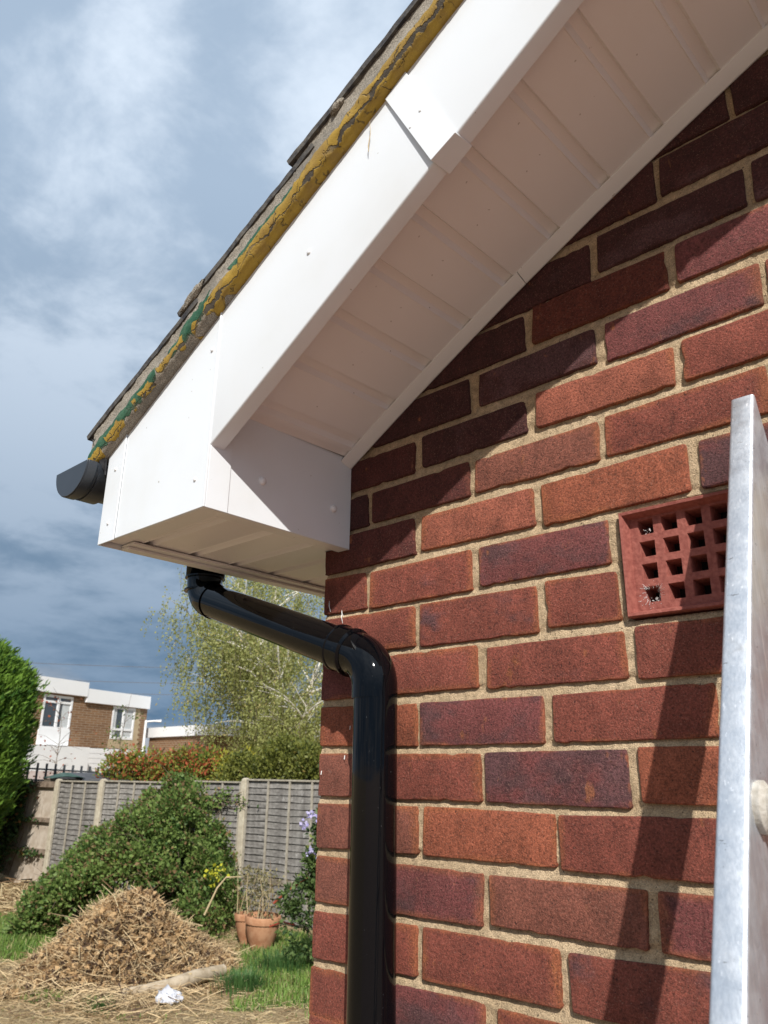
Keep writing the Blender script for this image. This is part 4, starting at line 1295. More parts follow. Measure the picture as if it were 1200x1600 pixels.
# ------------------------------------------------------------------ fence of overlapping boards between concrete posts
F0 = np.array([-13.45, 6.04]); FE = np.array([0.990, 0.141]); FN = np.array([0.141, -0.990])       # FN points into the garden
def fp(s, off, z): return (F0[0] + FE[0] * s + FN[0] * off, F0[1] + FE[1] * s + FN[1] * off, z)
M_FW = [simple('grey_weathered_board', (0.115, 0.105, 0.095), (0.24, 0.225, 0.205), 9, 0.92, 0.004), simple('pale_weathered_board', (0.15, 0.14, 0.125), (0.30, 0.28, 0.255), 9, 0.92, 0.004),
        simple('brown_weathered_board', (0.115, 0.095, 0.07), (0.22, 0.185, 0.14), 9, 0.92, 0.004)]
for m_ in M_FW:                               # grain along the board and pale bird and lichen streaks
    t = NT(m_.node_tree); bs_ = m_.node_tree.nodes['Principled BSDF']
    P_ = t.n('ShaderNodeTexCoord').outputs['Object']
    old = bs_.inputs['Base Color'].links[0].from_socket
    gn = t.noise(t.vec('MULTIPLY', P_, (0.8, 0.8, 14.0)), 6.0, 4, 0.7)
    gg = t.ramp(gn, 0.3, 0.7, 0.65, 1.35, False)
    cc_ = t.mix(1.0, old, t.n('ShaderNodeCombineColor', inp={0: gg, 1: gg, 2: gg}).outputs[0], 'MULTIPLY')
    st_ = t.math('MULTIPLY', t.ramp(t.noise(t.vec('ADD', t.vec('MULTIPLY', P_, (1, 1, .4)), t.n('ShaderNodeObjectInfo').outputs['Location']), 11.0, 4, 0.7), 0.60, 0.72), 0.5)
    cc_ = t.mix(st_, cc_, (0.52, 0.50, 0.47))
    t.link(cc_, bs_.inputs['Base Color'])
M_CONC = simple('concrete_post', (0.36, 0.31, 0.23), (0.48, 0.43, 0.33), 14, 0.95, 0.004)
M_BAT = simple('pale_batten', (0.26, 0.23, 0.18), (0.40, 0.36, 0.29), 16, 0.9, 0.003)
fence = thing('fence', 'weathered grey overlapped board fence between concrete posts behind the bramble', 'fence', fp(3, 0, GZ))
def post(s, top, w=0.105):
    mb = MB()
    a = np.array([FE[0], FE[1], 0]); b = np.array([FN[0], FN[1], 0])
    lay = [(GZ - .1, 1.0), (top - 0.06, 1.0), (top - 0.015, 0.8), (top, 0.4)]
    vs = []; fs = []
    for z, k in lay:
        for (i, j) in ((-1, -1), (1, -1), (1, 1), (-1, 1)):
            vs.append(np.array(fp(s, 0.0, z)) + a * i * w / 2 * k + b * (j * w / 2 * (k if j > 0 else k)))
    for q in range(3):
        for k in range(4): fs.append((q * 4 + k, q * 4 + (k + 1) % 4, (q + 1) * 4 + (k + 1) % 4, (q + 1) * 4 + k))
    fs.append((12, 13, 14, 15))
    mb.add(vs, fs)
    return mb
PS = [0.0, 1.30, 3.06, 4.72, 6.54, 8.36]
PT = [-0.235, -0.215, -0.175, -0.155, -0.17, -0.17]
for s, tp in zip(PS, PT):
    post(s, tp).build('post', M_CONC, fence, bevel=0.006)
for p in range(5):
    s0_, s1_ = PS[p] + 0.055, PS[p + 1] - 0.055
    top = [-0.285, -0.265, -0.235, -0.195, -0.20][p]
    nb = 20; hgt = (top - (GZ + 0.03)) / nb
    for j in range(nb):
        zb_ = top - hgt * (j + 1); zt2 = zb_ + hgt * 1.25
        mb = MB(); rows = []
        m_ = 14; ph = random.uniform(0, 6); am = random.uniform(.002, .007)
        for i in range(m_ + 1):
            s = s0_ + (s1_ - s0_) * i / m_
            wob = am * math.sin(ph + i * 1.1) + random.uniform(-.002, .002) - 0.006 * math.sin(math.pi * i / m_)
            rows.append([fp(s, -0.004, zt2), fp(s, 0.022 + wob * .5, zb_ + wob), fp(s, 0.012 + wob * .5, zb_ + wob - .0005), fp(s, -0.014, zt2)])
        P = np.array(rows); n0, m0 = P.shape[:2]; fs = []
        for i in range(n0 - 1):
            for k in range(4): fs.append((i * 4 + k, (i + 1) * 4 + k, (i + 1) * 4 + (k + 1) % 4, i * 4 + (k + 1) % 4))
        fs += [(0, 1, 2, 3), tuple((n0 - 1) * 4 + k for k in range(4))]
        mb.add(P.reshape(-1, 3), fs)
        mb.build('slat', M_FW[(1 if p == 1 else 0) if j < 15 or p != 2 else 2] if random.random() > .15 else random.choice(M_FW), fence)
    nbat = 4 if p != 0 else 3
    for q in range(nbat + 1):
        s = s0_ + .02 + (s1_ - s0_ - .04) * q / nbat
        mb = MB()
        mb.prism([fp(s - .016, 0.024, GZ + .02), fp(s + .016, 0.024, GZ + .02), fp(s + .016, 0.024, top + .005), fp(s - .016, 0.024, top + .005)], (FN[0] * .016, FN[1] * .016, 0))
        mb.build('batten', M_BAT, fence)
    mb = MB(); mb.prism([fp(s0_, -0.02, top + .004), fp(s1_, -0.02, top + .004), fp(s1_, 0.045, top + .004), fp(s0_, 0.045, top + .004)], (0, 0, 0.022)); mb.build('capping', M_BAT, fence)

# old boarded section at the left end
of = thing('old_fence_section', 'bleached old plywood fence section with three rails and ivy at the left end', 'fence', fp(-1.1, 0, GZ))
M_PLY = simple('bleached_board', (0.36, 0.29, 0.22), (0.52, 0.45, 0.37), 5, 0.9, 0.004)
M_RAIL = simple('old_rail', (0.12, 0.085, 0.06), (0.26, 0.20, 0.15), 14, 0.9, 0.006)
sv = -0.08
for j in range(6):
    wdt = random.uniform(0.30, 0.40)
    mb = MB(); bt = GZ + random.uniform(-.02, .14)
    mb.prism([fp(sv - wdt + .012, 0.0, bt), fp(sv, 0.0, bt + random.uniform(-.05, .05)), fp(sv, 0.0, -0.30), fp(sv - wdt + .012, 0.0, -0.30)], (FN[0] * -.02, FN[1] * -.02, 0))
    mb.build('board', M_PLY, of)
    sv -= wdt
for z, hh in ((-0.335, .05), (-0.95, .035), (-1.48, .04)):
    mb = MB(); mb.prism([fp(-0.06, 0.004, z - hh), fp(-2.1, 0.004, z - hh), fp(-2.1, 0.004, z + hh), fp(-0.06, 0.004, z + hh)], (FN[0] * .06, FN[1] * .06, 0)); mb.build('rail', M_RAIL, of)
post(-2.15, -0.26).build('post', M_CONC, of)

# ------------------------------------------------------------------ bramble, ivy and climber
M_BRAM = leaf_mat('bramble_leaf', ((0.050, 0.105, 0.022), (0.170, 0.240, 0.060), (0.24, 0.15, 0.075), 1.08), 2.2, 0.30)
M_YLEAF = leaf_mat('yellow_leaf', ((0.30, 0.32, 0.02), (0.50, 0.48, 0.04)), 3, 0.3)
M_STEM = simple('brown_stem', (0.10, 0.07, 0.045), (0.22, 0.16, 0.11), 30, 0.9, 0)
bra = thing('bramble_bush', 'large mound of dark green bramble growing up against the fence', 'bush', (-9.2, 5.45, GZ))
BC = np.array([-9.05, 5.55])
BA_ = np.array([0.786, 0.618]); BV = np.array([0.618, -0.786]); BO = np.array([-9.28, 5.42])
def bram_h(s, o):
    """height over the ground; s along the mound, o from its back towards the lawn"""
    top = np.interp(s, [-1.6, -1.35, -1.2, -.93, -.6, -.1, .3, .65, .98, 1.2, 1.38, 1.6], [0, 0, .22, .80, 1.12, 1.52, 1.72, 1.50, 1.02, .50, .1, 0])
    return top * np.clip(1.06 - (np.clip(o, 0, 2) / 1.30) ** 2, 0, 1) ** 0.5
def bram_s(n):
    s = rng.uniform(-1.25, 1.30, n * 3); o = rng.uniform(-0.35, 1.20, n * 3)
    h = bram_h(s, o) * (0.80 + 0.42 * fbm(s + 9, o + 9, 2.2, 91))
    k = h > 0.12
    s, o, h = s[k][:n], o[k][:n], h[k][:n]
    z = GZ + h * (1 - 0.35 * rng.random(len(h)) ** 2.2)
    z = np.where(rng.random(len(z)) < .35, GZ + h * rng.random(len(z)), z)
    return np.stack([BO[0] + BA_[0] * s + BV[0] * o, BO[1] + BA_[1] * s + BV[1] * o, z], 1)
C_, D_ = clumps(520, 72000, bram_s, 0.15)
k = C_[:, 2] > GZ
C_, D_ = C_[k], D_[k]
V, F = leaf_quads(C_, 0.054, 1.6, dirs=D_ * 0.7 + np.array([FN[0], FN[1], 0.6]) * .5, jit=0.6)
raw_mesh('foliage', V, F, M_BRAM, bra, (BC[0], BC[1], GZ))
cane = MB()
for i in range(150):
    p = bram_s(40)[0]; d = Vector((random.uniform(-.5, .5) + FN[0] * .4, random.uniform(-.3, .3) + FN[1] * .5, random.uniform(.0, .9)))
    L = random.uniform(.25, .7)
    cane.tube([Vector(p) - d * .3, Vector(p) + d * L * .5, Vector(p) + d * L + Vector((0, 0, -.12))], [.004, .003, .0015], 4, False)
cane.build('canes', M_STEM, bra)
yl = []
for (cx, cy, cz, n_, r) in ((-7.75, 5.52, -1.30, 50, .09), (-8.72, 4.60, -1.22, 34, .07)):
    yl.append(np.array([cx, cy, cz]) + rng.normal(0, r * .6, (n_, 3)))
V, F = leaf_quads(np.concatenate(yl), 0.055, 1.4)
raw_mesh('yellow_leaves', V, F, M_YLEAF, bra, (BC[0], BC[1], GZ))
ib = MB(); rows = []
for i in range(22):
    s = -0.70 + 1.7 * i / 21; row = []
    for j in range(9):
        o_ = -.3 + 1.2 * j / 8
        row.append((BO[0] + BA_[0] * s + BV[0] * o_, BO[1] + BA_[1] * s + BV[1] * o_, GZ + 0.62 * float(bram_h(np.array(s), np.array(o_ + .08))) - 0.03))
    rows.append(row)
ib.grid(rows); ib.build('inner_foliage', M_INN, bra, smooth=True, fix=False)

M_IVY = leaf_mat('ivy_leaf', ((0.02, 0.055, 0.018), (0.07, 0.12, 0.035), (0.22, 0.09, 0.03), 1.15), 3, 0.2)
ivy = thing('ivy', 'ivy trailing up the bleached boards of the old fence section', 'ivy', fp(-1.0, .1, GZ))
cs = []
for (s_, z_, rs, rz, n_) in ((-1.05, -0.62, .13, .25, 700), (-0.90, -0.42, .22, .10, 260), (-1.2, -1.0, .20, .2, 500), (-1.45, -1.35, .25, .3, 700), (-1.65, -1.75, .3, .2, 600), (-0.5, -1.50, .30, .035, 160), (-0.75, -0.95, .30, .03, 90), (-1.0, -0.85, .10, .3, 400)):
    s__ = rng.normal(s_, rs * .7, n_); z__ = rng.normal(z_, rz * .8, n_); o__ = rng.uniform(.05, .14, n_)
    cs.append(np.stack([F0[0] + FE[0] * s__ + FN[0] * o__, F0[1] + FE[1] * s__ + FN[1] * o__, z__], 1))
V, F = leaf_quads(np.concatenate(cs), 0.055, 1.3, dirs=np.tile([FN[0], FN[1], -.2], (sum(map(len, cs)), 1)), jit=.7)
raw_mesh('leaves', V, F, M_IVY, ivy, fp(-1, .1, GZ))
tr = MB()
for i in range(14):
    s_ = random.uniform(-1.6, -.7)
    tr.tube([fp(s_ - .3, .05, GZ + .1), fp(s_, .06, -1.2), fp(s_ + random.uniform(-.1, .2), .06, random.uniform(-.9, -.4))], .005, 4, False)
tr.build('stems', M_STEM, ivy)
# trailing shoots over the fence panel right of the bramble peak
vine = thing('vine', 'thin leafy shoots trailing over the top of the fence beside the concrete post', 'vine', fp(4.1, .08, GZ))
s__ = rng.normal(4.15, .34, 420); z__ = -0.42 - .5 * np.abs(s__ - 4.5) * .5 + rng.normal(0, .06, 420)
C_ = np.stack([F0[0] + FE[0] * s__ + FN[0] * .09, F0[1] + FE[1] * s__ + FN[1] * .09, z__], 1)
V, F = leaf_quads(C_, 0.05, 1.5); raw_mesh('leaves', V, F, M_BRAM, vine, fp(4.1, .08, GZ))
tr = MB()
for i in range(9):
    a_ = random.uniform(3.4, 4.2); tr.tube([fp(a_, .07, random.uniform(-.9, -.6)), fp(a_ + .3, .09, -.5), fp(a_ + .7, .08, random.uniform(-.6, -.35))], .004, 4, False)
tr.build('stems', M_STEM, vine)

# climber by the house corner, in front of the fence
M_CLI = leaf_mat('climber_leaf', ((0.030, 0.065, 0.022), (0.12, 0.18, 0.055), (0.24, 0.28, 0.07), 1.15), 3, 0.3)
M_FLOWER = leaf_mat('lilac_petal', ((0.32, 0.28, 0.55), (0.55, 0.50, 0.72)), 5, 0.3)
M_RED = simple('red_stem', (0.22, 0.035, 0.02), (0.30, 0.06, 0.03), 20, 0.7, 0)
cl_ = thing('flowering_climber', 'leafy climber with lilac flowers and red stems beside the brick corner', 'climbing plant', (-5.95, 5.3, GZ))
def cli_s(n):
    f = rng.random(n) ** .7
    z = GZ + 0.1 + f * 1.55
    w_ = np.interp(f, [0, .35, .6, .8, 1.0], [.62, .46, .24, .15, .05])
    u = rng.uniform(-1, 1, n) * w_
    cx = -5.60 + u * .72; cy = 5.50 + u * .70 + rng.uniform(-.12, .12, n)
    return np.stack([cx, cy, z], 1)
C_, D_ = clumps(240, 13000, cli_s, 0.085)
k = C_[:, 2] > GZ
V, F = leaf_quads(C_[k], 0.055, 1.9, dirs=D_[k] + [0.2, -.4, .1], jit=.6)
raw_mesh('foliage', V, F, M_CLI, cl_, (-5.7, 5.4, GZ))
tr = MB()
for i in range(26):
    p = cli_s(4)[0]; tr.tube([(-5.7 + random.uniform(-.2, .2), 5.42, GZ), (p[0] * .5 - 5.7 * .5, 5.40, (p[2] + GZ) / 2), tuple(p), (p[0] + random.uniform(-.15, .05), p[1], p[2] + .15)], [.007, .005, .003, .001], 5, False)
tr.build('stems', M_STEM, cl_)
tr = MB(); tr.tube([(-6.12, 5.12, -1.42), (-5.98, 5.22, -1.28), (-5.78, 5.32, -1.14)], [.014, .014, .010], 6); tr.tube([(-6.2, 5.15, -1.66), (-6.05, 5.2, -1.60), (-5.9, 5.25, -1.62)], .010, 6)
tr.build('red_stem', M_RED, cl_)
fc = np.concatenate([np.array(c_) + rng.normal(0, .022, (22, 3)) for c_ in ((-5.62, 5.16, -0.50), (-5.55, 5.22, -0.53), (-5.62, 5.18, -0.86), (-5.52, 5.25, -0.95), (-5.66, 5.10, -0.60))])
V, F = leaf_quads(fc, 0.035, 1.1); tag(raw_mesh('flowers', V, F, M_FLOWER, cl_, (-5.6, 5.2, GZ)), kind='stuff')

# ------------------------------------------------------------------ heap of dead prunings
M_DEAD = leaf_mat('dead_leaf', ((0.16, 0.09, 0.04), (0.52, 0.345, 0.175), (0.055, 0.032, 0.02), 1.0), 3.5, 0.12, 0.8)
PC = np.array([-7.01, 3.96]); PA = np.array([0.60, 0.80]); PB = np.array([0.80, -0.60])
def pile_h(u, v):
    r = np.sqrt((u / 1.10) ** 2 + (v / 0.92) ** 2)
    return 0.74 * np.clip(1 - r ** 1.35, 0, 1) * np.exp(-0.35 * (u + 0.25) ** 2) + 0.05 * np.clip(1.2 - r, 0, 1)
def pile_s(n, depth=.22):
    u = rng.uniform(-1.02, 1.15, n * 3); v = rng.uniform(-0.9, 0.95, n * 3)
    h = pile_h(u, v) + (fbm(u + 9, v + 9, 5, 61) - .5) * .14
    k = h > .01
    u, v, h = u[k][:n], v[k][:n], h[k][:n]
    z = GZ + h - np.abs(rng.normal(0, depth * .5, len(h))) * np.clip(h * 2, 0, 1)
    return np.stack([PC[0] + PA[0] * u + PB[0] * v, PC[1] + PA[1] * u + PB[1] * v, np.maximum(z, GZ + .005)], 1)
pile = thing('brushwood_heap', 'heap of dead brown prunings and twigs dumped on the lawn before the bramble', 'garden waste heap', (PC[0], PC[1], GZ))
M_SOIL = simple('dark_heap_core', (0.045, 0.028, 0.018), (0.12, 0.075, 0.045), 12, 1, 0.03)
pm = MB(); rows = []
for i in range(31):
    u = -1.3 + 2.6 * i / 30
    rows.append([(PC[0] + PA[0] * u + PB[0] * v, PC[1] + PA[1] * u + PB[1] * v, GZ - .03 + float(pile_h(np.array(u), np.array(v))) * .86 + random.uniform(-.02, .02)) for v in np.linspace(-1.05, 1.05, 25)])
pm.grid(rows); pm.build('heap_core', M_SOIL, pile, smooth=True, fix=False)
C_ = pile_s(42000, .16)
V, F = leaf_quads(C_, 0.060, 1.6)
o = raw_mesh('dead_leaves', V, F, M_DEAD, pile, (PC[0], PC[1], GZ)); tag(o, kind='stuff')
M_TWIG = leaf_mat('dry_twig', ((0.26, 0.17, 0.09), (0.55, 0.41, 0.235), (0.10, 0.06, 0.04), 1.1), 3, 0.05, 0.85)
V, F = straws(8500, lambda n: pile_s(n, .10) + [0, 0, .012], 0.08, 0.34, 0.0024, 0.45)
o = raw_mesh('twigs', V, F, M_TWIG, pile, (PC[0], PC[1], GZ)); tag(o, kind='stuff')
st = MB()
for i in range(60):
    p = Vector(pile_s(40)[0]); d = Vector((random.uniform(-1, 1), random.uniform(-1, 1), random.uniform(-.2, .5))).normalized() * random.uniform(.15, .45)
    st.tube([p - d, p + Vector((random.uniform(-.05, .05), 0, random.uniform(.0, .08))), p + d], [.006, .005, .003], 5)
st.tube([(-6.72, 4.65, -1.55), (-6.62, 4.72, -1.28), (-6.55, 4.78, -1.17), (-6.42, 4.88, -1.16)], [.012, .010, .008, .004], 6)
st.tube([(-7.15, 3.75, -1.25), (-7.22, 3.66, -1.16), (-7.1, 3.72, -1.10)], .005, 5)
st.build('stick', M_STRAW, pile)
V, F = straws(2600, lambda n: np.stack([rng.normal(PC[0] + .50, .45, n), rng.normal(PC[1] - .45, .38, n), GZ + .02 + np.abs(rng.normal(0, .035, n))], 1), .10, .45, .003, .15)
tag(raw_mesh('loose_twigs', V, F, M_TWIG, pile, (PC[0], PC[1], GZ)), kind='stuff')

M_LOG = simple('weathered_timber', (0.26, 0.20, 0.13), (0.44, 0.36, 0.26), 9, 0.9, 0.006)
lg = MB()
lg.tube([(-6.18, 3.42, GZ + .06), (-5.98, 3.78, GZ + .09), (-6.04, 4.10, GZ + .10), (-6.10, 4.48, GZ + .09)], [.035, .062, .068, .058], 9)
tag(lg.build('log', M_LOG, None, smooth=True, angle=50), 'pale weathered timber baulk lying along the foot of the brush heap', 'log')
lg = MB(); lg.tube([(-6.55, 3.25, GZ + .05), (-6.25, 3.75, GZ + .12), (-5.98, 4.02, GZ + .15)], [.012, .014, .010], 6)
tag(lg.build('pale_stick', M_STRAW, None, smooth=True), 'long pale stick propped on the timber beside the white rag', 'stick')
lg = MB(); lg.tube([(-7.78, 3.28, GZ + .05), (-7.66, 3.42, GZ + .06), (-7.5, 3.52, GZ + .06)], [.03, .034, .03], 8)
tag(lg.build('short_log', M_LOG, None, smooth=True), 'short cut log on the left edge of the brush heap', 'log')
rg = MB(); rows = []
for i in range(9):
    rows.append([(-5.74 + PA[0] * u * .11 * (1 - .4 * math.sin(i)) + PB[0] * (i / 8 - .5) * .15, 3.63 + PA[1] * u * .11 + PB[1] * (i / 8 - .5) * .15, GZ + .035 + .10 * (1 - i / 8) * (1 - .45 * abs(u + .3)) + random.uniform(-.022, .022)) for u in np.linspace(-1, 1, 9)])
rg.grid(rows)
M_RAG = simple('white_cloth', (0.42, 0.42, 0.45), (0.58, 0.58, 0.60), 14, 0.8, 0.01)
ro = rg.build('rag', M_RAG, None, smooth=True, fix=False, angle=35)
so = ro.modifiers.new('thick', 'SOLIDIFY'); so.thickness = 0.004
tag(ro, 'crumpled white rag on the straw in front of the timber baulk', 'rag')

# ------------------------------------------------------------------ plant pots
M_POT = simple('weathered_terracotta', (0.33, 0.15, 0.075), (0.46, 0.25, 0.14), 10, 0.9, 0.003)
M_EARTH = simple('dry_earth', (0.08, 0.055, 0.035), (0.16, 0.12, 0.08), 30, 1, 0.01)
def pot(name, label, x, y, r, h, tilt):
    pz = GZ
    th = thing(name, label, 'plant pot', (x, y, pz), 'terracotta plant pots by the fence')
    prof = [(0.55, 0.0), (0.62, 0.02), (0.62, 0.10), (0.78, 0.30), (0.90, 0.60), (0.94, 0.76), (0.95, 0.775), (1.02, 0.785), (1.04, 0.97), (1.00, 1.0), (0.92, 1.0), (0.90, 0.80)]
    R = Matrix.Rotation(tilt, 3, 'Y')
    def lathe(pr, flute=False, seg=48):
        vs = []; fs = []
        for i, (rr_, hh) in enumerate(pr):
            for k in range(seg):
                a = 2 * math.pi * k / seg
                f_ = 1 + (0.02 * (k % 2) if flute and 2 < i < 6 else 0)
                p = R @ Vector((rr_ * r * f_ * math.cos(a), rr_ * r * f_ * math.sin(a), hh * h))
                vs.append((x + p.x, y + p.y, pz + p.z))
        for i in range(len(pr) - 1):
            for k in range(seg): fs.append((i * seg + k, i * seg + (k + 1) % seg, (i + 1) * seg + (k + 1) % seg, (i + 1) * seg + k))
        fs.append(tuple(range(seg))[::-1])
        m = MB(); m.add(vs, fs); return m
    lathe(prof[:7], True).build('body', M_POT, th, smooth=True, angle=45)
    lathe([(0.955, 0.772)] + prof[7:]).build('rim', M_POT, th, smooth=True, angle=45)
    lathe([(0.90, 0.84), (0.5, 0.88), (0.02, 0.90)]).build('soil', M_EARTH, th, smooth=True)
    return th
pot('plant_pot', 'larger terracotta plant pot in front, full of dry soil', -6.95, 5.66, 0.210, 0.36, 0.05)
pot('plant_pot', 'smaller terracotta plant pot half hidden behind the larger one', -7.27, 5.74, 0.185, 0.34, -0.04)
# dead grey stems standing in the pots
wd = MB()
for i in range(16):
    x, y = -7.1 + random.uniform(-.35, .3), 5.68 + random.uniform(-.1, .15)
    wd.tube([(x, y, GZ + .3), (x + random.uniform(-.1, .1), y + .03, GZ + .55), (x + random.uniform(-.25, .25), y + .05, GZ + random.uniform(.6, .95))], [.006, .004, .002], 4, False)
wo_ = thing('withered_plant', 'withered straggling weed behind the terracotta pots', 'weed', (-7.1, 5.7, GZ))
wd.build('stems', M_STRAW, wo_)
C_ = np.stack([rng.normal(-7.15, .22, 900), rng.normal(5.75, .08, 900), GZ + rng.uniform(.25, .85, 900)], 1)
V, F = leaf_quads(C_, 0.04, 1.6); raw_mesh('leaves', V, F, leaf_mat('withered_leaf', ((0.08, 0.09, 0.035), (0.26, 0.22, 0.11)), 4, .2), wo_, (-7.1, 5.7, GZ))

# ------------------------------------------------------------------ hedge shrubs beyond the fence
def shrub(name, label, x0, y0, x1, y1, w, ztop, mat, n, size, clump=.2, lumps=3, zb=-1.2, cat='bush'):
    cx, cy = (x0 + x1) / 2, (y0 + y1) / 2
    th = thing(name, label, cat, (cx, cy, GZ))
    L = math.hypot(x1 - x0, y1 - y0); ux, uy = (x1 - x0) / L, (y1 - y0) / L
    ph = rng.uniform(0, 6, 3)
    def hh(u):
        return ztop - zb + 0.10 * np.sin(u * 6 + ph[0]) + .07 * np.sin(u * 13 + ph[1]) - .55 * np.abs(u) ** 6
    def s(nn):
        u = rng.uniform(-1, 1, nn); v = rng.uniform(-1, 1, nn)
        z = zb + hh(u) * np.sqrt(np.clip(1 - v ** 2 * .6, 0, 1)) * (1 - .30 * rng.random(nn) ** 2)
        z = np.where(rng.random(nn) < .4, zb + hh(u) * rng.random(nn), z)
        return np.stack([cx + ux * u * L / 2 - uy * v * w, cy + uy * u * L / 2 + ux * v * w, z], 1)
    C_, D_ = clumps(max(60, n // 60), n, s, clump)
    V, F = leaf_quads(C_, size, 1.9, dirs=D_ + [0, 0, .5], jit=.5)
    raw_mesh('foliage', V, F, mat, th, (cx, cy, GZ))
    mb = MB()
    for i in range(7):
        u = random.uniform(-.8, .8); bx_, by_ = cx + ux * u * L / 2, cy + uy * u * L / 2
        mb.tube([(bx_, by_, GZ - .05), (bx_ + random.uniform(-.1, .1), by_, -1.2), (bx_ + random.uniform(-.3, .3), by_, -.3)], [.03, .02, .008], 5)
    mb.build('stems', M_STEM, th)
    return th
M_PHO = leaf_mat('photinia_leaf', ((0.06, 0.12, 0.02), (0.24, 0.26, 0.045), (0.40, 0.10, 0.045), 0.88), 2.5, 0.25)
M_GOLD = leaf_mat('golden_leaf', ((0.12, 0.14, 0.02), (0.36, 0.33, 0.04)), 2.5, 0.3)
M_OLV = leaf_mat('olive_leaf', ((0.05, 0.07, 0.014), (0.17, 0.18, 0.035), (0.17, 0.12, 0.03), 1.2), 1.8, 0.25)
shrub('photinia_bush', 'red-tipped green photinia bush showing above the fence under the birch', -14.35, 7.4, -12.2, 9.05, .55, 0.20, M_PHO, 17000, .075)
shrub('golden_bush', 'small yellow-green bush between the red-tipped bush and the olive one', -12.35, 8.7, -11.75, 9.2, .4, 0.08, M_GOLD, 5000, .07)
shrub('olive_bush', 'broad olive green bush above the right-hand fence panels', -11.9, 8.6, -9.0, 10.3, .65, 0.34, M_OLV, 30000, .07)

# ------------------------------------------------------------------ silver birch
bi = thing('birch_tree', 'weeping silver birch with pale branches beyond the bushes', 'tree', (-17.15, 14.45, GZ))
M_BIRCHB = simple('white_birch_bark', (0.50, 0.45, 0.37), (0.78, 0.75, 0.68), 6, 0.8, 0.004)
M_BIRCH = leaf_mat('birch_leaf', ((0.16, 0.18, 0.045), (0.36, 0.37, 0.13), (0.45, 0.37, 0.15), 1.15), 0.9, 0.45)
BB = Vector((-17.15, 14.45, GZ))
SIDE = Vector((0.60, 0.80, 0))                # across the view
limbs = MB(); tips = []
def limb(p, d, L, r, depth):
    pts = [p]; q = p.copy(); dd = d.copy(); n_ = 5
    for i in range(n_):
        dd = (dd + Vector((random.uniform(-.16, .16), random.uniform(-.16, .16), random.uniform(-.05, .12) - (.10 if depth > 1 else 0)))).normalized()
        q = q + dd * L / n_
        pts.append(q.copy())
    limbs.tube(pts, [r * (1 - .75 * i / n_) for i in range(n_ + 1)], 6, False)
    if depth < 3:
        for k in range(4 if depth else 11):
            f = random.uniform(.25, 1.0) if depth else .22 + .07 * k
            b = pts[min(n_, int(f * n_))]
            a = random.uniform(0, 6.28)
            nd = (Vector((math.cos(a), math.sin(a), 0)) * (0.9 if depth == 0 else .7) + dd * .6 + Vector((0, 0, .25))).normalized()
            limb(b, nd, L * (.46 if depth == 0 else .55), r * .42, depth + 1)
    if depth >= 2:
        tips.extend(pts[2:])
limb(BB, Vector((0.0, 0.0, 1)), 7.2, .17, 0)
limb(BB + Vector((0, 0, 1.6)), (SIDE * .25 + Vector((0, 0, 1))).normalized(), 4.6, .08, 1)
limb(BB + Vector((0, 0, 1.8)), (SIDE * -.35 + Vector((0, 0, 1))).normalized(), 4.4, .07, 1)
for (h, sd_, L) in ((2.1, .95, 1.9), (2.9, 1.0, 2.0), (3.4, .8, 1.8), (4.0, .85, 1.8), (3.1, -.9, 1.7), (2.3, -1.0, 1.6), (3.8, -.8, 1.8), (4.6, -.6, 1.6)):
    limb(BB + Vector((0, 0, h)) + SIDE * .1, (SIDE * sd_ + Vector((.35, -.35, .35))).normalized(), L, .070, 2)
limbs.build('branches', M_BIRCHB, bi, smooth=True)
tips = np.array([tuple(p) for p in tips])
tips = tips[tips[:, 2] > GZ + 1.5]
ns = 4300
i = rng.integers(0, len(tips), ns)
st_ = tips[i] + rng.normal(0, .30, (ns, 3)); Ls = rng.uniform(.5, 1.5, ns)
C_, D_ = [], []
m_ = 20
for q in range(m_):
    f = (q + rng.random(ns)) / m_
    C_.append(st_ + np.stack([0.10 * np.sin(f * 3 + i), .10 * np.cos(f * 2.5 + i), -f * Ls], 1) + rng.normal(0, .022, (ns, 3)))
C_ = np.concatenate(C_)
C_ = C_[C_[:, 2] > GZ + 1.3]
V, F = leaf_quads(C_, 0.068, 1.5, dirs=np.tile([0, 0, -1.0], (len(C_), 1)), jit=.7)
raw_mesh('foliage', V, F, M_BIRCH, bi, tuple(BB))
tw = MB()
for q in range(260):
    p = st_[q]; tw.tube([tuple(p), (p[0] + .05, p[1], p[2] - Ls[q] * .5), (p[0] + .08, p[1], p[2] - Ls[q])], [.006, .004, .002], 3, False)
tag(tw.build('hanging_twigs', M_STEM, bi), kind='stuff')

# ------------------------------------------------------------------ houses beyond
M_FARB = simple('brown_far_brick', (0.16, 0.085, 0.045), (0.23, 0.125, 0.07), 3, 0.9, 0)
t = NT(M_FARB.node_tree); bs_ = M_FARB.node_tree.nodes['Principled BSDF']
bt = t.n('ShaderNodeTexBrick', inp={'Scale': 1.0, 'Color1': (0.24, 0.13, 0.065, 1), 'Color2': (0.17, 0.088, 0.045, 1), 'Mortar': (0.30, 0.24, 0.17, 1), 'Brick Width': 0.225, 'Row Height': 0.075, 'Mortar Size': 0.008})
xyz = t.n('ShaderNodeSeparateXYZ', inp={0: t.n('ShaderNodeTexCoord').outputs['Object']})
t.link(t.n('ShaderNodeCombineXYZ', inp={0: t.math('ADD', xyz.outputs[0], xyz.outputs[1]), 1: xyz.outputs[2], 2: 0.0}).outputs[0], bt.inputs['Vector'])
t.link(bt.outputs[0], bs_.inputs['Base Color'])
M_FARW = simple('white_weatherboard', (0.76, 0.76, 0.76), (0.80, 0.80, 0.80), 3, 0.6, 0)
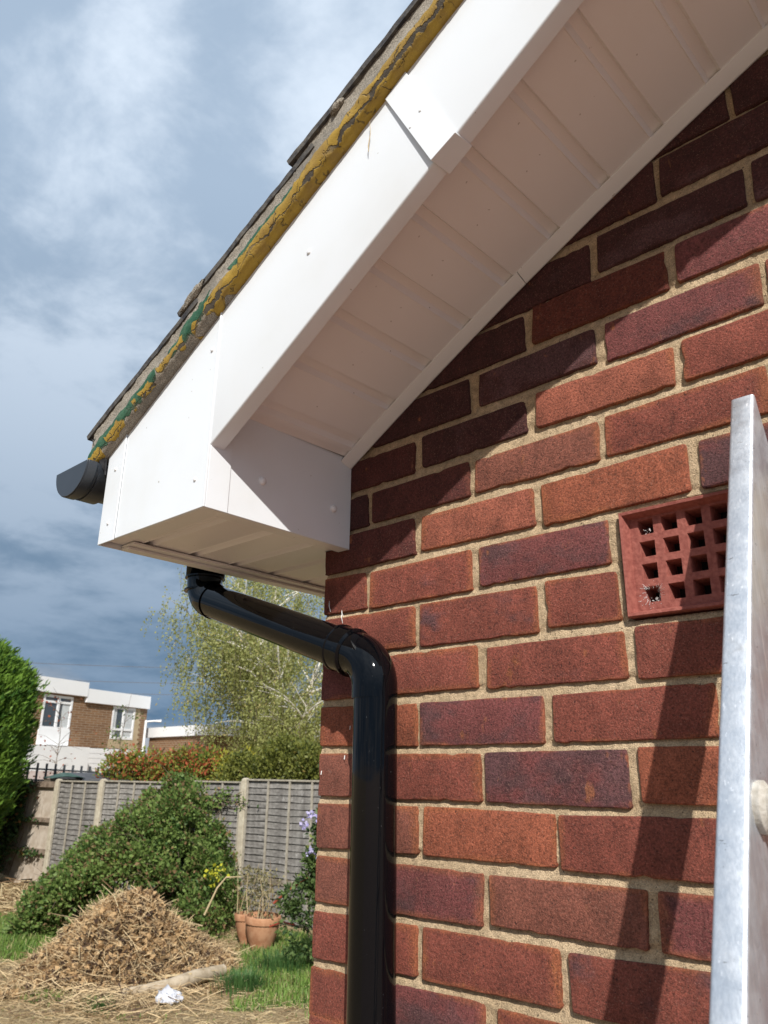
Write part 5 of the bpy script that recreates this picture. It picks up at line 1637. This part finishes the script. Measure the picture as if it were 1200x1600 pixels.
M_FARF = simple('window_frame_white', (0.80, 0.80, 0.80), (0.82, 0.82, 0.82), 3, 0.4, 0)
M_BUFF = simple('buff_brick', (0.40, 0.31, 0.19), (0.48, 0.38, 0.25), 5, 0.9, 0)
M_NET = simple('net_curtain', (0.42, 0.44, 0.45), (0.62, 0.64, 0.64), 25, 0.9, 0)
mg_, t, bs_ = new_mat('window_glass')
bs_.inputs['Base Color'].default_value = (0.05, 0.065, 0.08, 1); bs_.inputs['Roughness'].default_value = 0.08; bs_.inputs['Specular IOR Level'].default_value = 0.9
M_GLASS = mg_
HO = np.array([-23.348, 10.091]); HU = np.array([-0.3277, 0.9448]); HN = np.array([0.9448, 0.3277])
def hp(s, off, z): return (HO[0] + HU[0] * s + HN[0] * off, HO[1] + HU[1] * s + HN[1] * off, z)
hs = thing('far_house', 'flat-roofed brown brick house with white parapet and white lower storey beyond the fence', 'house', hp(2.0, 0, GZ))
def slab(name, s0, s1, z0, z1, off, dep, mat, parent=None, bevel=0):
    mb = MB(); mb.prism([hp(s0, off, z0), hp(s1, off, z0), hp(s1, off, z1), hp(s0, off, z1)], (-HN[0] * dep, -HN[1] * dep, 0))
    return mb.build(name, mat, parent or hs, bevel=bevel)
W1 = (-0.20, 1.02, 1.10, 2.14); W2 = (2.90, 4.04, 0.91, 2.00)
# brick front built round the two window openings
slab('brick_wall', -4.5, W1[0], .60, 2.25, 0, .25, M_FARB); slab('brick_wall', W1[1], W2[0], .60, 2.25, 0, .25, M_FARB)
slab('brick_wall', W2[1] + .26, 4.66, .60, 2.25, 0, .25, M_FARB)
slab('brick_wall', W2[0], W2[1], W2[3], 2.25, 0, .25, M_FARB); slab('brick_wall', W1[0], W1[1], W1[3], 2.25, 0, .25, M_FARB)
slab('buff_panel', W2[0] - .05, W2[1] + .26, .60, W2[2], .004, .25, M_BUFF)
slab('buff_panel', W2[1], W2[1] + .26, W2[2], W2[3], .004, .25, M_BUFF)
for j in range(9):
    slab('buff_quoin', W2[1] + .262, W2[1] + .33, .64 + j * .17, .64 + j * .17 + .085, .004, .02, M_BUFF)
slab('infill_panel', W1[0] - .04, W1[1] + .02, .615, W1[2], .03, .2, M_FARW)
slab('brick_wall', 4.66, 4.72, GZ, 2.2, -.02, 6.0, M_FARB)
slab('parapet', -4.6, 1.52, 2.20, 2.655, .12, .3, M_FARF); slab('parapet', 1.525, 4.70, 2.025, 2.47, .10, .3, M_FARF)
slab('flat_roof', -4.6, 4.70, 2.12, 2.2, -.2, 6.0, M_FARF)
slab('weatherboard', -4.5, 1.50, GZ, .585, .52, .5, M_FARW)
for j in range(10):
    slab('weatherboard', 1.505, 4.62, .58 - .16 * (j + 1), .58 - .16 * j - .012, .02, .05, M_FARW)
slab('lower_wall', 1.505, 4.62, GZ, .575, .0, .2, M_FARW)
for (w_, mull, tr_) in ((W1, .52, .80), (W2, .50, .30)):
    s0, s1, z0, z1 = w_
    fr = MB()
    def bar(a, b, c, d): fr.prism([hp(a, .015, c), hp(b, .015, c), hp(b, .015, d), hp(a, .015, d)], (-HN[0] * .07, -HN[1] * .07, 0))
    f = .075
    bar(s0, s0 + f, z0, z1); bar(s1 - f, s1, z0, z1); bar(s0 + f, s1 - f, z0, z0 + f); bar(s0 + f, s1 - f, z1 - f, z1)
    m = s0 + (s1 - s0) * mull; bar(m - .045, m + .045, z0 + f, z1 - f)
    zt2 = z0 + (z1 - z0) * tr_; bar(s0 + f, m - .045, zt2 - .035, zt2 + .035); bar(m + .045, s1 - f, zt2 - .035, zt2 + .035)
    wf = fr.build('window', M_FARF, hs)
    for (a, b, c, d) in ((s0 + f, m - .045, z0 + f, zt2 - .035), (m + .045, s1 - f, z0 + f, zt2 - .035), (s0 + f, m - .045, zt2 + .035, z1 - f), (m + .045, s1 - f, zt2 + .035, z1 - f)):
        slab('pane', a, b, c, d, -.02, .008, M_GLASS, wf)
    if w_ is W2:
        for (a, b) in ((s0 + f + .02, s0 + f + .16), (m + .10, s1 - f)):
            slab('curtain', a, b, z0 + .04, z1 - .05, -.012, .006, M_NET, wf)
    else:
        slab('curtain', s1 - f - .32, s1 - f, z0 + .04, zt2 - .04, -.012, .006, M_NET, wf)

ls = thing('low_house', 'low brown brick building with a white roof edge left of the birch', 'house', (-24.5, 14.8, GZ))
def lslab(name, x0, x1, y0, z0, z1, dep, mat):
    mb = MB(); mb.prism([(x0, y0, z0), (x1, y0 - .061 * (x1 - x0), z0), (x1, y0 - .061 * (x1 - x0), z1), (x0, y0, z1)], (-.2, dep, 0)); return mb.build(name, mat, ls)
lslab('brick_wall', -25.3, -21.3, 14.98, GZ, 1.06, 6, M_FARB); lslab('roof_edge', -25.5, -21.0, 14.90, 1.04, 1.385, 6.4, M_FARF)
lo2 = thing('long_low_building', 'long low white-edged building seen through the birch above the olive bush', 'building', (-24, 27, GZ))
mb = MB(); mb.prism([(-33.0, 21.5, GZ), (-24.5, 31.5, GZ), (-24.5, 31.5, 0.95), (-33.0, 21.5, 0.95)], (-4, 3, 0)); mb.build('brick_wall', M_FARB, lo2)
mb = MB(); mb.prism([(-33.2, 21.2, 1.02), (-24.3, 31.6, .86), (-24.3, 31.6, 1.30), (-33.2, 21.2, 1.72)], (-4, 3, 0)); mb.build('roof_edge', M_FARF, lo2)

# street lamp post with arm
lp_ = thing('street_lamp', 'slim white street lamp at the right corner of the flat-roofed house', 'street lamp', (-23.6, 13.75, GZ))
mb = MB(); mb.tube([(-23.6, 13.75, GZ), (-23.6, 13.75, .5), (-23.6, 13.75, 1.55)], [.06, .045, .04], 8); mb.build('pole', M_FARF, lp_, smooth=True)
mb = MB(); mb.tube([(-23.6, 13.75, 1.50), (-23.45, 13.98, 1.53), (-23.32, 14.18, 1.53)], [.03, .03, .05], 6); mb.build('lamp_arm', M_FARF, lp_)

# overhead wires
M_WIRE = simple('grey_wire', (0.10, 0.11, 0.13), (0.12, 0.13, 0.15), 3, 0.7, 0)
for (z0, z1, ref) in ((4.98, 5.60, 'topmost'), (4.16, 4.72, 'middle'), (3.58, 4.07, 'lowest')):
    mb = MB(); pts = []
    for i in range(17):
        f = -0.3 + 1.9 * i / 16
        pts.append((-41.0 + 9.0 * f, 15.3 + 14.45 * f, z0 + (z1 - z0) * f - .5 * math.sin(math.pi * i / 16) + .45))
    mb.tube(pts, .022, 4)
    tag(mb.build('overhead_wire', M_WIRE, None), f'{ref} of three thin wires crossing the sky above the flat-roofed house', 'wire', 'overhead wires')

# railing, shed roof and tarpaulin just beyond the fence
M_RAILM = simple('dark_railing', (0.03, 0.035, 0.04), (0.06, 0.065, 0.07), 9, 0.6, 0)
M_SHED = simple('dark_shed_roof', (0.055, 0.058, 0.065), (0.09, 0.092, 0.10), 9, 0.8, 0)
M_PINK = simple('pinkish_wall', (0.42, 0.33, 0.29), (0.52, 0.44, 0.40), 3, 0.9, 0)
rl = thing('railing', 'dark metal railing with thin uprights behind the left end of the fence', 'railing', (-15.3, 6.3, GZ))
R0, R1 = np.array([-15.9, 5.35]), np.array([-15.55, 7.9])
for i in range(15):
    p = R0 + (R1 - R0) * i / 14 ; hgt = 0.12 - .010 * i
    mb = MB(); mb.box((p[0] - .018, p[1] - .018, GZ), (p[0] + .018, p[1] + .018, hgt)); mb.build('bar', M_RAILM, rl)
for z in (-0.06, -0.28):
    mb = MB(); mb.tube([(R0[0], R0[1], z + .05), (R1[0], R1[1], z - .07)], .017, 5); mb.build('rail', M_RAILM, rl)
lw = MB(); lw.box((-17.6, 5.0, GZ), (-17.3, 8.3, -.12)); tag(lw.build('garden_wall', M_PINK, None), 'low pinkish wall seen between the railing bars', 'wall')
sh = thing('shed', 'small shed whose dark felt roof just tops the fence', 'shed', (-14.3, 7.4, GZ))
mb = MB(); mb.box((-15.0, 6.75, GZ), (-13.7, 8.0, -.25)); mb.build('wall', M_FW[2], sh)
mb = MB(); mb.prism([(-13.62, 6.62, -.27), (-14.35, 6.62, -.13), (-15.1, 6.62, -.27), (-15.1, 6.62, -.32), (-13.62, 6.62, -.32)], (0, 1.5, 0)); mb.build('roof', M_SHED, sh)
tp = MB(); rows = []
for i in range(9):
    rows.append([(-13.98 + .05 * j, 5.98 + i * .085, -.23 + .09 * math.sin(i * .39) * (1 - abs(j - 3) / 4) + random.uniform(-.008, .008)) for j in range(7)])
tp.grid(rows)
M_TARP = simple('green_tarpaulin', (0.03, 0.065, 0.055), (0.06, 0.10, 0.085), 6, 0.6, 0.01)
to = tp.build('tarpaulin', M_TARP, None, smooth=True, fix=False, angle=30); so = to.modifiers.new('thick', 'SOLIDIFY'); so.thickness = 0.01
tag(to, 'dull green tarpaulin heaped behind the fence top left of the shed', 'tarpaulin')
tb = MB(); tb.box((-14.0, 6.0, GZ), (-13.75, 6.6, -.24)); tag(tb.build('crate_stack', M_FW[2], None), 'stack of boards holding up the green tarpaulin', 'boards')

# saplings
M_RLEAF = leaf_mat('red_leaf', ((0.25, 0.04, 0.02), (0.36, 0.10, 0.04)), 3, 0.35)
M_GLEAF = leaf_mat('sapling_leaf', ((0.05, 0.10, 0.02), (0.14, 0.20, 0.05)), 3, 0.35)
def sapling(name, label, base, top, mat, nb, nl, spread, mat2=None):
    th = thing(name, label, 'sapling', base)
    mb = MB(); b = Vector(base); t_ = Vector(top); pts = [b + (t_ - b) * i / 8 + Vector((random.uniform(-.03, .03), random.uniform(-.03, .03), 0)) for i in range(9)]
    mb.tube(pts, [.016 * (1 - .8 * i / 8) for i in range(9)], 5, False)
    ends = []
    for i in range(nb):
        p = b.lerp(t_, random.uniform(.42, 1.0)); a = random.uniform(0, 6.28); L = spread * random.uniform(.4, 1)
        q = p + Vector((math.cos(a) * L, math.sin(a) * L, random.uniform(-.05, .35)))
        mb.tube([p, p.lerp(q, .5) + Vector((0, 0, .05)), q], [.006, .004, .002], 4, False); ends += [q, p.lerp(q, .6)]
    mb.build('stems', M_STEM, th)
    e = np.array([tuple(x) for x in ends]); C_ = e[rng.integers(0, len(e), nl)] + rng.normal(0, .06, (nl, 3))
    V, F = leaf_quads(C_, .06, 1.5); raw_mesh('leaves', V, F, mat, th, base)
sapling('sapling', 'bare-looking sapling with a few red leaves before the left window of the flat-roofed house', (-16.11, 7.39, GZ), (-16.22, 7.16, 1.35), M_RLEAF, 34, 90, .75)
sapling('sapling', 'thin green-leaved sapling before the right window of the flat-roofed house', (-15.70, 8.15, GZ), (-15.58, 8.50, 1.62), M_GLEAF, 18, 230, .35)
# hanging wisp of grass caught under the verge
wp = MB(); wp.tube([(0.3955, -0.3155, 0.842), (0.3965, -0.3145, 0.820), (0.3925, -0.3140, 0.800), (0.3930, -0.3138, 0.790)], [.0003, .0005, .0009, .0004], 5)
tag(wp.build('grass_wisp', M_STRAW, None), 'tiny dry wisp hanging from the painted verge over the bargeboard', 'wisp')
